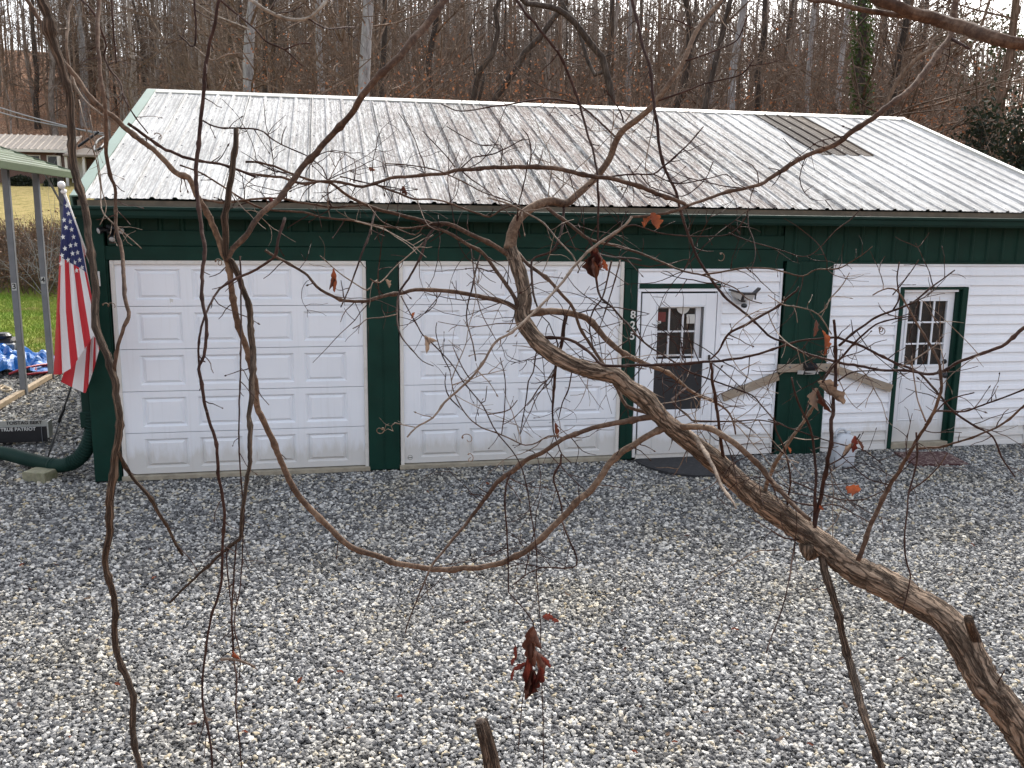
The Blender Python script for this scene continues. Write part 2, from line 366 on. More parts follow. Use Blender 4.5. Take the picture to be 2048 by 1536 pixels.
def stone_mat():
    m, n, b = new_mat('gravel_stone'); oi = N(n, 'ShaderNodeObjectInfo'); v = mapping(n)
    c = ramp(n, oi.outputs['Random'], [(0, (.02,.02,.021)), (.20, (.058,.058,.061)), (.41, (.13,.13,.132)), (.60, (.235,.232,.224)), (.75, (.38,.372,.35)), (.88, (.56,.55,.52)), (.94, (.36,.29,.17)), (1, (.66,.64,.58))])
    f = noise(n, v, 2.2, 5, .65)
    c = mix(n, ramp(n, f, [(.4, (0,0,0)), (.65, (.3,)*3)]), c, (.27,.262,.245))
    # broad yellowish patches and darker blue-grey ones over the yard
    g = N(n, 'ShaderNodeNewGeometry'); big = noise(n, g.outputs['Position'], .9, 3)
    c = mix(n, ramp(n, big, [(.5, (0,0,0)), (.7, (.32,)*3)]), c, (1.0,.88,.62), 'MULTIPLY')
    c = mix(n, ramp(n, noise(n, g.outputs['Position'], .55, 4), [(.36, (.25,)*3), (.56, (0,0,0))]), c, (.6,.61,.64), 'MULTIPLY')
    n.links.new(c, b.inputs['Base Color']); b.inputs['Roughness'].default_value = .75; b.inputs['Specular IOR Level'].default_value = .35; return m
def gravel_points():
    out = []
    def grid(x0, x1, y0, y1, sp, size):
        X, Y = np.meshgrid(np.arange(x0, x1, sp), np.arange(y0, y1, sp)); X = X.ravel(); Y = Y.ravel()
        X = X+rng.uniform(-.5, .5, len(X))*sp*1.2; Y = Y+rng.uniform(-.5, .5, len(Y))*sp*1.2
        d = np.stack([X, Y, np.zeros_like(X)], 1)-CP; zf = d@CF; uu = 1024+FPX*(d@CR)/zf; vv = 768-FPX*(d@CU)/zf
        k = (zf > 1) & (uu > -260) & (uu < 2308) & (vv < 1760) & ~((X > -.26) & (Y > -.02))
        X, Y = X[k], Y[k]; z = -.072+rng.uniform(-.008, .010, len(X)) + .010*np.sin(X*2.1+1.3)*np.sin(Y*1.7)
        out.append(np.stack([X, Y, z, size*np.clip(np.exp(rng.normal(0, .32, len(X))), .45, 1.75)], 1))
    grid(-3.5, 9, -7.05, -3.4, .0188, .0117); grid(-4.5, 13, -3.4, -.01, .0225, .0134); grid(-7.5, -.26, -.01, 9.2, .036, .020)
    return np.vstack(out)
gp = gravel_points()
me = bpy.data.meshes.new('gravel'); me.from_pydata(gp[:, :3].tolist(), [], [])
at = me.attributes.new('size', 'FLOAT', 'POINT'); at.data.foreach_set('value', gp[:, 3].astype(np.float32))
go = bpy.data.objects.new('gravel', me); COL.objects.link(go); tag(go, 'loose grey and white crushed gravel covering the yard', 'gravel', kind='stuff')
STONE = stone_mat()
ng = bpy.data.node_groups.new('gravel_scatter', 'GeometryNodeTree')
ng.interface.new_socket('Geometry', in_out='INPUT', socket_type='NodeSocketGeometry'); ng.interface.new_socket('Geometry', in_out='OUTPUT', socket_type='NodeSocketGeometry')
gi = ng.nodes.new('NodeGroupInput'); gout = ng.nodes.new('NodeGroupOutput'); L = ng.links.new
join = ng.nodes.new('GeometryNodeJoinGeometry')
for k in range(6):
    ico = ng.nodes.new('GeometryNodeMeshIcoSphere'); ico.inputs['Radius'].default_value = 1; ico.inputs['Subdivisions'].default_value = 2
    sp = ng.nodes.new('GeometryNodeSetPosition'); pos = ng.nodes.new('GeometryNodeInputPosition')
    ad = ng.nodes.new('ShaderNodeVectorMath'); ad.operation = 'ADD'; ad.inputs[1].default_value = (k*7.3, k*3.1, k*1.7); L(pos.outputs[0], ad.inputs[0])
    nz = ng.nodes.new('ShaderNodeTexNoise'); nz.inputs['Scale'].default_value = .9; nz.inputs['Detail'].default_value = 1; L(ad.outputs[0], nz.inputs['Vector'])
    sb = ng.nodes.new('ShaderNodeVectorMath'); sb.operation = 'SUBTRACT'; sb.inputs[1].default_value = (.5,.5,.5); L(nz.outputs['Color'], sb.inputs[0])
    sc = ng.nodes.new('ShaderNodeVectorMath'); sc.operation = 'SCALE'; sc.inputs[3].default_value = 2.1; L(sb.outputs[0], sc.inputs[0])
    L(ico.outputs[0], sp.inputs['Geometry']); L(sc.outputs[0], sp.inputs['Offset'])
    sm = ng.nodes.new('GeometryNodeSetMaterial'); sm.inputs['Material'].default_value = STONE; L(sp.outputs[0], sm.inputs[0])
    gti = ng.nodes.new('GeometryNodeGeometryToInstance'); L(sm.outputs[0], gti.inputs[0]); L(gti.outputs[0], join.inputs[0])
iop = ng.nodes.new('GeometryNodeInstanceOnPoints'); L(gi.outputs[0], iop.inputs['Points']); L(join.outputs[0], iop.inputs['Instance']); iop.inputs['Pick Instance'].default_value = True
ri = ng.nodes.new('FunctionNodeRandomValue'); ri.data_type = 'INT'; L(ri.outputs[2], iop.inputs['Instance Index'])
for q in ri.inputs:
    if q.name == 'Max' and q.type == 'INT': q.default_value = 5
    if q.name == 'Min' and q.type == 'INT': q.default_value = 0
rr = ng.nodes.new('FunctionNodeRandomValue'); rr.data_type = 'FLOAT_VECTOR'; rr.inputs[0].default_value = (-.5,-.5,0); rr.inputs[1].default_value = (.5,.5,6.28); L(rr.outputs[0], iop.inputs['Rotation'])
rs = ng.nodes.new('FunctionNodeRandomValue'); rs.data_type = 'FLOAT_VECTOR'; rs.inputs[0].default_value = (.75,.7,.5); rs.inputs[1].default_value = (1.3,1.05,.85)
na = ng.nodes.new('GeometryNodeInputNamedAttribute'); na.data_type = 'FLOAT'; na.inputs[0].default_value = 'size'
sv = ng.nodes.new('ShaderNodeVectorMath'); sv.operation = 'SCALE'; L(rs.outputs[0], sv.inputs[0]); L(na.outputs[0], sv.inputs[3]); L(sv.outputs[0], iop.inputs['Scale'])
L(iop.outputs[0], gout.inputs[0])
md = go.modifiers.new('scatter', 'NODES'); md.node_group = ng

# ================================================================== GARAGE
def text_mesh(txt, size, ext=.002):
    c = bpy.data.curves.new('txt', 'FONT'); c.body = txt; c.offset = size*.018; c.size = size; c.extrude = ext; c.align_x = 'CENTER'; c.align_y = 'CENTER'
    o = bpy.data.objects.new('txt', c); COL.objects.link(o); dg = bpy.context.evaluated_depsgraph_get()
    me = bpy.data.meshes.new_from_object(o.evaluated_get(dg)); bpy.data.objects.remove(o); return me
def text_obj(name, txt, size, mat, loc, rot, parent=None, bold=0, sx=1.):
    me = text_mesh(txt, size); me.materials.clear(); me.materials.append(mat); o = bpy.data.objects.new(name, me); COL.objects.link(o)
    o.rotation_euler = rot; o.scale = (sx, 1, 1)
    if parent is not None: o.parent = parent; o.location = np.asarray(loc)-wloc(parent)
    else: o.location = loc
    return o
X = np.array([1.,0,0]); Yv = np.array([0,1.,0]); Z = np.array([0,0,1.])
G = thing('garage', (0, 0, -.05), 'long green and white garage with weathered pale metal roof', 'garage')
EY, EZ, RY, RZ, XL, XR = -.30, 3.06, 4.42, 4.72, -.13, 12.31
SLV = np.array([0, RY-EY, RZ-EZ]); SLEN = np.linalg.norm(SLV); SLV = SLV/SLEN; SLN = np.cross(X, SLV)
# core walls
MB().box((-.21,.13,-.05),(12.05,8.7,2.93)).build('wall', M['green'], G)
gm = MB()
gm.prism([(.13,2.93),(8.7,2.93),(4.42,4.56)], (-.20,0,0), (12.04,0,0), Yv, Z).build('gable_wall', M['green'], G)
# ---- roof sheets
def sheet_profile(x0, x1, ribs):
    pts = [(x0, 0.)]
    for r in ribs:
        for dx, h in ((-.032,0),(-.014,.020),(.014,.020),(.032,0)):
            q = r+dx
            if x0+1e-4 < q < x1-1e-4: pts.append((q, h))
        for k in (.0762, .1524):
            for dx, h in ((-.016,0),(-.006,.0035),(.006,.0035),(.016,0)):
                q = r+k+dx
                if x0+1e-4 < q < x1-1e-4: pts.append((q, h))
    pts.append((x1, 0.)); pts.sort(); return pts
ribs_all = [9.47+.2286*k for k in range(-46, 14)]
PB = [XL] + [.326+.9144*k for k in range(0, 14)] + [XR]
def roof_sheet(x0, x1, s0, s1, lift, name, mat, screws=True, sign=1):
    rb = [r for r in ribs_all if x0-.25 < r < x1+.05]; pr = sheet_profile(x0, x1, rb); nn = len(pr)
    o0 = np.array([0, EY, EZ]) if sign > 0 else np.array([0, 2*RY-EY, EZ]); sv = SLV*np.array([1,sign,1]); nv = SLN*np.array([1,sign,1])
    ss = np.linspace(s0, s1, 9); V = []
    for i, s in enumerate(ss):
        wob = .004*math.sin(s*3.1+x0*2.3)
        V += [o0+sv*s+X*x+nv*(h+lift+wob) for x, h in pr]
    top = len(V)
    for i, s in enumerate(ss):
        wob = .004*math.sin(s*3.1+x0*2.3)
        V += [o0+sv*s+X*x+nv*(h+lift-.0025+wob) for x, h in pr]
    F = []
    for i in range(len(ss)-1):
        for j in range(nn-1):
            a = (i*nn+j, i*nn+j+1, (i+1)*nn+j+1, (i+1)*nn+j); F.append(a); F.append(tuple(top+q for q in a[::-1]))
    for j in range(nn-1):
        e = len(ss)-1; F.append((j+1, j, top+j, top+j+1)); F.append((e*nn+j, e*nn+j+1, top+e*nn+j+1, top+e*nn+j))
    for i in range(len(ss)-1):
        F.append((i*nn, (i+1)*nn, top+(i+1)*nn, top+i*nn)); F.append(((i+1)*nn+nn-1, i*nn+nn-1, top+i*nn+nn-1, top+(i+1)*nn+nn-1))
    b = MB(); b.add(V, F); po = b.build(name, mat, G)
    if screws:
        sm = MB()
        for r in rb:
            q = r+.05
            if not (x0+.01 < q < x1-.01): continue
            for s in (.12, .75, 1.4, 2.05, 2.7, 3.35, 4.0, 4.62):
                if s0 < s < s1:
                    c = o0+sv*s+X*q+nv*(lift+.004); e = .007
                    V8 = [c+X*a*e+sv*bb*e+nv*cc*.005 for cc in (-1,1) for a, bb in ((-1,-1),(1,-1),(1,1),(-1,1))]
                    sm.add(V8, [(4,5,6,7),(0,1,5,4),(1,2,6,5),(2,3,7,6),(3,0,4,7)])
        if sm.n: sm.build('screws', M['galv_dark'], po, kind='stuff')
    return po
for i in range(len(PB)-1):
    x0, x1 = PB[i]+.001, PB[i+1]-.001; lift = .012+.0016*(i % 2)
    if abs(PB[i]-9.47) < .01:
        roof_sheet(x0, x1, 0, 2.5, lift, 'roof_sheet', M['roof']); o = roof_sheet(x0, x1, 2.46, SLEN-.02, lift+.006, 'skylight_sheet', M['skylight'])
        tag(o, 'brown stained translucent sheet in the upper roof')
    else: roof_sheet(x0, x1, 0, SLEN-.02, lift, 'roof_sheet', M['roof'])
    roof_sheet(x0, x1, 0, SLEN-.02, lift, 'roof_sheet', M['roof'], False, -1)
# ridge cap with flat ribs
rc = MB()
for sgn in (1, -1):
    sv = SLV*np.array([1,sgn,1]); nv = SLN*np.array([1,sgn,1]); e = np.array([0,RY,RZ])
    a = [e+nv*.040, e-sv*.05+nv*.040, e-sv*.16+nv*.034, e-sv*.165+nv*.016, e+nv*.020]
    V = [q+X*(XL-.11) for q in a]+[q+X*(XR+.10) for q in a]; nn = len(a)
    rc.add(V, [(i, (i+1) % nn, nn+(i+1) % nn, nn+i) for i in range(nn)]+[tuple(range(nn)), tuple(range(nn, 2*nn))[::-1]])
recalc(rc.build('ridge_cap', M['rake_white'], G))
# rake trims
for x0, x1, mt in ((XL-.12, XL+.012, 'rake'), (XR-.012, XR+.075, 'rake_white')):
    r_ = MB()
    for sgn in (1, -1):
        o0 = np.array([0, EY-.01, EZ]) if sgn > 0 else np.array([0, 2*RY-EY+.01, EZ]); sv = SLV*np.array([1,sgn,1]); nv = SLN*np.array([1,sgn,1])
        V = []
        for s in (0, SLEN-.03):
            for a, h in ((x0,-.13),(x0,.036),(x0+.006,.041),(x1,.041),(x1,.030),(x0+.02,.024),(x0+.02,-.13)): V.append(o0+sv*s+X*a+nv*h)
        r_.add(V, [(i, (i+1) % 7, 7+(i+1) % 7, 7+i) for i in range(7)]+[tuple(range(7)), tuple(range(7,14))[::-1]])
    recalc(r_.build('rake_trim', M[mt], G))
# fascia, soffit, gutter
MB().bbox((-.19,-.28,2.90),(12.35,-.25,3.055),.003).build('fascia', M['wood_tan'], G)
MB().box((-.19,-.249,2.93),(12.35,.128,2.945)).build('soffit', M['green'], G)
gp_ = [(-.281,2.985),(-.281,2.875),(-.36,2.872),(-.385,2.90),(-.39,2.945),(-.415,2.965),(-.415,2.988),(-.402,2.992),(-.402,2.978),(-.378,2.955),(-.373,2.905),(-.355,2.884),(-.293,2.884),(-.293,2.985)]
recalc(MB().prism(gp_, (-.25,0,0), (12.40,0,0), Yv, Z).build('gutter', M['green_gutter'], G))
MB().prism([(-.282,2.984),(-.282,2.872),(-.386,2.872),(-.413,2.962),(-.413,2.986)], (-.256,0,0), (-.2505,0,0), Yv, Z).build('gutter_end_cap', M['green_gutter'], G)
hang = MB()
for k in range(14): hang.box((.5+.9*k,-.40,2.975),(.52+.9*k,-.29,2.986))
hang.build('gutter_hangers', M['galv'], G, kind='stuff')
# ---- wall faces (front plane y = 0)
def rib_sheet(x0, x1, z0, z1, y, name, pitch=.2286, ph=.05, depth=.02):
    pts = [(x0, 0.)]; q = math.floor(x0/pitch)*pitch+ph
    while q < x1:
        for dx, h in ((-.03,0),(-.013,depth),(.013,depth),(.03,0)):
            if x0+1e-3 < q+dx < x1-1e-3: pts.append((q+dx, h))
        q += pitch
    pts.append((x1, 0.)); prof = [(a, -h) for a, h in pts]+[(x1,.012),(x0,.012)]
    return recalc(MB().prism(prof, (0,y,z0), (0,y,z1), X, Yv).build(name, M['green'], G))
rib_sheet(-.03, 7.94, 2.735, 2.93, .02, 'upper_wall_sheet', ph=.11)
MB().bbox((.02,-.012,2.575),(7.94,.03,2.742)).build('header_board', M['green'], G)
MB().bbox((-.02,-.028,2.42),(5.86,.03,2.572)).build('header_board', M['green'], G)
MB().bbox((5.862,-.028,2.335),(7.94,.03,2.572)).build('header_board', M['green'], G)
MB().bbox((5.10,-.016,2.578),(5.125,-.0125,2.74),.001).build('seam_strip', M['green'], G)
rib_sheet(7.945, 11.95, 2.43, 2.93, -.01, 'upper_wall_sheet', ph=.09)
MB().bbox((7.985,-.045,2.40),(12.02,-.033,2.428),.002).build('header_trim', M['green'], G)
# posts / columns
def post(x0, x1, z1, y0=-.04, seam=True, z0=-.05):
    p = MB().bbox((x0,y0,z0),(x1,.125,z1),.006).build('post', M['green'], G)
    if seam: MB().box(((x0+x1)/2-.004,y0-.006,z0+.001),((x0+x1)/2+.004,y0-.0005,z1-.002)).build('seam', M['green'], p)
    return p
post(-.27, -.005, 2.90, -.05, False); post(2.775, 3.135, 2.419); post(5.875, 6.035, 2.333)
MB().box((-.002,-.034,-.05),(.012,.12,2.418)).build('corner_angle', M['green'], G)
rib_sheet(7.965, 8.61, -.06, 2.43, -.075, 'ribbed_column', ph=.145, depth=.018)
MB().box((7.985,-.063,-.06),(8.59,.125,2.40)).build('column_core', M['green'], G)
MB().bbox((11.73,-.05,-.05),(12.05,.125,2.40)).build('post', M['green'], G)
# ---- overhead doors
def overhead_door(x0, x1, zt):
    fr = MB().bbox((x0+.012,-.022,-.01),(x0+.055,.05,zt-.001),.003).bbox((x1-.045,-.022,-.01),(x1-.002,.05,zt-.001),.003).bbox((x0+.056,-.022,zt-.045),(x1-.046,.05,zt-.001),.003)
    D = MB().box((x0+.03,.045,.0),(x1-.02,.06,zt)).build('garage_door', M['white'], G)
    fr.build('door_stop', M['trim'], D)
    MB().bbox((x0-.002,-.05,-.06),(x1+.01,.10,-.004),.006).build('sill', M['sill'], D)
    a, b = x0+.052, x1-.042; hs = (zt-.03)/5; pitch = .595*(b-a)/2.66; pw = pitch*.815; mg = (b-a-3*pitch-pw)/2
    for r in range(5):
        z0, z1 = .006+hs*r, .006+hs*(r+1)-.007; V = []; F = []
        mz = (z1-z0)*.135; xs_ = [a]; 
        for c in range(4): xs_ += [a+mg+c*pitch, a+mg+c*pitch+pw]
        xs_.append(b); zs_ = [z0, z0+mz, z1-mz, z1]; y = .008; mb = MB()
        idx = {}
        for i, xx in enumerate(xs_):
            for j, zz in enumerate(zs_): idx[i,j] = len(V); V.append((xx, y, zz))
        for i in range(len(xs_)-1):
            for j in range(3):
                if j == 1 and i % 2 == 1: continue
                F.append((idx[i,j], idx[i+1,j], idx[i+1,j+1], idx[i,j+1]))
        for i in range(1, len(xs_)-1, 2):       # grooved raised panels
            prev = [idx[i,1], idx[i+1,1], idx[i+1,2], idx[i,2]]; xa, xb, za, zb = xs_[i], xs_[i+1], zs_[1], zs_[2]
            for ins, dy in ((.004,.0),(.034,.026),(.072,.002),(.078,.003)):
                cur = []
                for xx, zz in ((xa+ins,za+ins*.8),(xb-ins,za+ins*.8),(xb-ins,zb-ins*.8),(xa+ins,zb-ins*.8)): cur.append(len(V)); V.append((xx, y+dy, zz))
                for k in range(4): F.append((prev[k], prev[(k+1) % 4], cur[(k+1) % 4], cur[k]))
                prev = cur
            F.append(tuple(prev))
        # rolled edges top and bottom of the section
        lo = [idx[i,0] for i in range(len(xs_))]; hi = [idx[i,3] for i in range(len(xs_))]
        for L_, dz in ((lo,-.002),(hi,.002)):
            nxt = []
            for q in L_: nxt.append(len(V)); V.append((V[q][0], y+.03, V[q][2]+dz))
            for k in range(len(L_)-1): F.append((L_[k], L_[k+1], nxt[k+1], nxt[k]))
        mb.add(V, F); recalc(mb.build('door_section', M['white'], D))
    return D
D1 = overhead_door(0.015, 2.775, 2.418); tag(D1, 'left overhead door')
D2 = overhead_door(3.138, 5.868, 2.418); tag(D2, 'right overhead door')
# small round sticker low on the right door
MB().lathe([(.030,0),(.030,.001)], (3.262,.0065,.075), 20, (0,1,0)).build('sticker_ring', M['galv_dark'], D2)
MB().lathe([(.025,0),(.025,.001)], (3.262,.005,.075), 20, (0,1,0)).build('sticker_face', M['paper'], D2)
text_obj('sticker_print', 'DWB', .019, M['galv_dark'], (3.262,.0036,.075), (R(90),0,0), D2)
MB().add([(.62,.0065,2.0),(.66,.0060,1.99),(.655,.006,1.955),(.635,.0066,1.965),(.625,.006,1.94)],[(0,1,2,3),(0,3,4)]).build('paint_chip', M['paper'], D1)
# ---- lap siding
def lap(x0, x1, z0, z1, y=.0):
    n_ = max(1, round((z1-z0)/.128)); h = (z1-z0)/n_
    for k in range(n_):
        a = z0+k*h; prof = [(.03, a), (y-.020, a+.001), (y-.030, a+.0015), (y-.031, a+.005), (y-.020, a+h*.47), (y-.015, a+h*.52), (y-.004, a+h-.0005), (.03, a+h-.0005)]
        recalc(MB().prism(prof, (x0,0,0), (x1,0,0), Yv, Z).build('siding_board', M['siding'], G))
def strip(a, b, name='trim_strip', mat='siding', parent=None, bev=.003): return MB().bbox(a, b, bev).build(name, M[mat], parent or G)
lap(6.075, 7.125, 2.152, 2.305); lap(7.155, 7.915, -.05, 2.305)
strip((6.04,-.034,2.306),(7.945,.03,2.334)); strip((7.918,-.035,-.05),(7.946,.03,2.305)); strip((7.127,-.028,-.05),(7.153,.03,2.305)); strip((6.041,-.028,2.095),(6.073,.03,2.305))
lap(8.645, 9.585, -.06, 2.375); lap(10.625, 11.70, -.06, 2.375); lap(9.587, 10.623, 2.125, 2.375)
strip((8.612,-.035,2.376),(11.73,.03,2.40)); strip((8.612,-.035,-.06),(8.643,.03,2.375)); strip((11.702,-.03,-.06),(11.73,.03,2.375))
strip((9.5855,-.036,-.06),(9.606,.03,2.124)); strip((10.604,-.036,-.06),(10.6245,.03,2.124)); strip((9.607,-.036,2.103),(10.603,.03,2.1245))
# ---- glass
def glass_mat():
    m = bpy.data.materials.new('window_glass'); m.use_nodes = True; n = m.node_tree; n.nodes.clear(); o = N(n, 'ShaderNodeOutputMaterial')
    fr = N(n, 'ShaderNodeFresnel'); fr.inputs[0].default_value = 1.16; t = N(n, 'ShaderNodeBsdfTransparent'); gl = N(n, 'ShaderNodeBsdfGlossy'); gl.inputs['Roughness'].default_value = .0
    wv = noise(n, mapping(n), 1.2, 2); bp = N(n, 'ShaderNodeBump'); bp.inputs['Strength'].default_value = .03; bp.inputs['Distance'].default_value = .02; n.links.new(wv, bp.inputs['Height']); n.links.new(bp.outputs[0], gl.inputs['Normal'])
    mx = N(n, 'ShaderNodeMixShader'); n.links.new(fr.outputs[0], mx.inputs[0]); n.links.new(t.outputs[0], mx.inputs[1]); n.links.new(gl.outputs[0], mx.inputs[2]); n.links.new(mx.outputs[0], o.inputs[0]); return m
M['glass'] = glass_mat()
# ---- storm door (left personnel door)
SD = MB().bbox((6.042,-.035,-.03),(6.085,.05,2.055),.004).bbox((7.085,-.035,-.03),(7.126,.05,2.055),.004).bbox((6.042,-.036,2.0555),(7.126,.05,2.093),.004).build('storm_door', M['siding'], G)
strip((6.06,-.044,2.0935),(7.11,.04,2.150), 'drip_cap', 'green', SD)
fr = MB()
fr.bbox((6.10,-.05,.01),(6.285,-.018,2.035)).bbox((6.925,-.05,.01),(7.07,-.018,2.035)).bbox((6.286,-.05,1.885),(6.924,-.018,2.035)).bbox((6.286,-.05,.01),(6.924,-.018,.575)).bbox((6.286,-.046,1.17),(6.924,-.02,1.222))
fr.build('storm_frame', M['white'], SD)
bead = MB().bbox((6.287,-.056,1.222),(6.302,-.03,1.884),.002).bbox((6.908,-.056,1.222),(6.923,-.03,1.884),.002).bbox((6.303,-.056,1.869),(6.907,-.03,1.884),.002)
bead.build('glazing_bead', M['white'], SD)
MB().box((6.303,-.036,1.2225),(6.907,-.033,1.868)).build('storm_pane', M['glass'], SD)
MB().box((6.287,-.034,.576),(6.923,-.031,1.169)).build('screen', M['screen'], SD)
IN = MB().box((6.10,.052,.0),(7.08,.058,2.04)).build('inner_door', M['painted_dark'], SD)  # near-black sheet, paints the darkness behind the panes
mu = MB(); xa, xb, za, zb = 6.30, 6.845, .93, 1.862
mu.box((xa,.02,za),(xa+.018,.05,zb)).box((xb-.018,.02,za),(xb+.05,.05,zb)).box((xa+.019,.02,zb-.014),(xb-.019,.05,zb)).box((xa+.019,.02,za),(xb-.019,.05,za+.03))
for k in (1, 2):
    xx = xa+(xb-xa)*k/3; mu.box((xx-.010,.022,za+.031),(xx+.010,.048,zb-.0145))
for zz in (1.555, 1.255): 
    for k in range(3): mu.box((xa+.0185+(xb-xa)*k/3-(0 if k==0 else .008),.023,zz-.010),(xa+(xb-xa)*(k+1)/3-.0105-(0 if k<2 else .008),.047,zz+.010))
mu.build('muntin_grid', M['white'], SD)
MB().box((xb+.052,.0,.6),(6.92,.05,1.88)).build('grey_strip', M['galv'], SD)  # plain grey strip right of the pane grid
MB().box((6.325,.012,1.68),(6.43,.018,1.80)).build('window_poster', M['red_print'], SD)
MB().box((6.335,.010,1.655),(6.37,.016,1.69)).build('window_sticker', M['paper'], SD)
MB().lathe([(.085,0),(.085,.004)], (6.655,.014,1.86), 28, (0,1,0)).build('round_notice', M['paper'], SD)
MB().box((6.705,.010,1.655),(6.815,.016,1.77)).build('paper_notice', M['paper'], SD)
MB().bbox((6.985,-.075,1.205),(7.012,-.05,1.265),.005).bbox((6.99,-.085,1.185),(7.003,-.06,1.21),.003).build('latch', M['black'], SD)
MB().bbox((6.09,-.03,-.05),(7.09,.04,.008),.004).build('threshold', M['trim'], SD)
# ---- nine-lite door on the right
RD = MB().bbox((9.607,-.046,-.05),(9.665,.045,2.095),.004).bbox((10.52,-.046,-.05),(10.603,.045,2.095),.004).bbox((9.666,-.046,2.068),(10.519,.045,2.095),.004).build('entry_door', M['green'], G)
MB().bbox((10.475,.0,-.03),(10.519,.10,2.067),.003).build('jamb', M['green'], RD)
MB().bbox((9.666,-.02,2.036),(10.474,.05,2.066),.003).build('head_strip', M['siding'], RD)
x0, x1 = 9.70, 10.474
gx0, gx1, gz0, gz1 = 9.80, 10.375, 1.06, 1.915
sb = MB().box((x0,.052,.0),(gx0,.088,2.034)).box((gx1,.052,.0),(x1,.088,2.034)).box((gx0+.0005,.052,gz1),(gx1-.0005,.088,2.034)).box((gx0+.0005,.052,.0),(gx1-.0005,.088,gz0))
sb.build('slab', M['white'], RD)
MB().bbox((9.667,.03,-.02),(9.699,.088,2.034),.003).build('jamb', M['white'], RD)
lf = MB().bbox((gx0-.03,.038,gz0-.03),(gx0+.004,.0518,gz1+.03),.004).bbox((gx1-.004,.038,gz0-.03),(gx1+.03,.0518,gz1+.03),.004).bbox((gx0+.005,.038,gz1-.004),(gx1-.005,.0518,gz1+.03),.004).bbox((gx0+.005,.038,gz0-.03),(gx1-.005,.0518,gz0+.004),.004)
lf.build('lite_frame', M['white'], RD)
for i in range(3):
    for j in range(3):
        w3 = (gx1-gx0)/3; h3 = (gz1-gz0)/3
        MB().box((gx0+i*w3+.011,.062,gz0+j*h3+.011),(gx0+(i+1)*w3-.011,.066,gz0+(j+1)*h3-.011)).build('pane', M['glass'], RD)
mu = MB()
for k in (1, 2): mu.bbox((gx0+k*w3-.0105,.045,gz0+.0045),(gx0+k*w3+.0105,.07,gz1-.0045),.003)
for k in (1, 2):
    for i in range(3): mu.bbox((gx0+i*w3+.011,.046,gz0+k*h3-.0105),(gx0+(i+1)*w3-.011,.069,gz0+k*h3+.0105),.003)
mu.build('muntin_grid', M['white'], RD)
MB().box((9.72,.092,.02),(10.47,.098,2.03)).build('dark_backing', M['painted_dark'], RD)  # thin near-black panel, interior darkness put into its colour
for px0 in (9.775, 10.125):
    px1 = px0+.275; V = []; F = []; prev = None
    for ins, yy in ((0,.0515),(.012,.044),(.03,.050),(.036,.046)):
        cur = []
        for xx, zz in ((px0+ins,.30+ins),(px1-ins,.30+ins),(px1-ins,.90-ins),(px0+ins,.90-ins)): cur.append(len(V)); V.append((xx,yy,zz))
        if prev:
            for k in range(4): F.append((prev[k], prev[(k+1) % 4], cur[(k+1) % 4], cur[k]))
        prev = cur
    F.append(tuple(prev)); b_ = MB(); b_.add(V, F); recalc(b_.build('raised_panel', M['white'], RD))
MB().lathe([(.03,0),(.03,.006),(.014,.012),(.014,.03),(.032,.04),(.038,.057),(.032,.072),(.01,.078)], (10.405,.052,.92), 16, (0,-1,0)).build('door_knob', M['black'], RD, True)
MB().lathe([(.036,0),(.034,.02),(.014,.022),(.014,.034)], (10.405,.052,1.10), 16, (0,-1,0)).build('deadbolt', M['black'], RD, True)
MB().bbox((9.667,-.045,-.06),(10.518,.06,.02),.006).build('threshold', M['sill'], RD)
MB().add([(9.66,-.0195,2.155),(9.9,-.0198,2.148),(10.06,-.0195,2.152),(9.9,-.0195,2.156)],[(0,1,2,3)]).build('siding_tear', M['galv_dark'], G)
# ---- house numbers
for t, z in (('8',1.775),('2',1.645),('5',1.515)): text_obj('house_number', t, .135, M['paper'], (5.985,-.049,z), (R(90),0,0), G)
# ---- downspout on the left wall
ds = MB().bbox((-.375,.03,.62),(-.285,.11,2.86),.008).build('downspout', M['green_gutter'], G)
MB().bbox((-.395,.012,.56),(-.278,.108,.74),.008).build('downspout_adapter', M['green_gutter'], ds)

# ================================================================== THINGS ON AND AROUND THE GARAGE
def lamp_head(mb, c, d, r=.036, L=.08):
    d = np.asarray(d, float); d /= np.linalg.norm(d)
    mb.lathe([(r*.45,-L),(r*.8,-L*.8),(r*.9,-L*.3),(r*1.08,0),(r*1.08,.008)], c, 16, d)
    return c+d*.0085, d
T = thing('flood_light', (.08,-.012,2.70), 'black three-headed flood light on the green header by the left corner', 'light')
b = MB().bbox((.03,-.07,2.70),(.14,-.0125,2.80),.01); L3 = []
for c, d in (((-.03,-.12,2.735),(-.75,-.6,-.30)), ((.19,-.12,2.735),(.75,-.6,-.30)), ((.10,-.15,2.65),(.05,-.8,-.75))):
    c = np.array(c); b.tube([(.085,-.05,2.75), (c+np.array([.085,-.05,2.75]))/2+np.array([0,-.02,0]), c], .014, 8); L3.append(lamp_head(b, c, d))
recalc(b.build('housing', M['black'], T, True))
for c, d in L3: MB().lathe([(.032,0),(.028,.006),(.015,.009)], c, 16, d).build('lens', M['lens'], T, True)

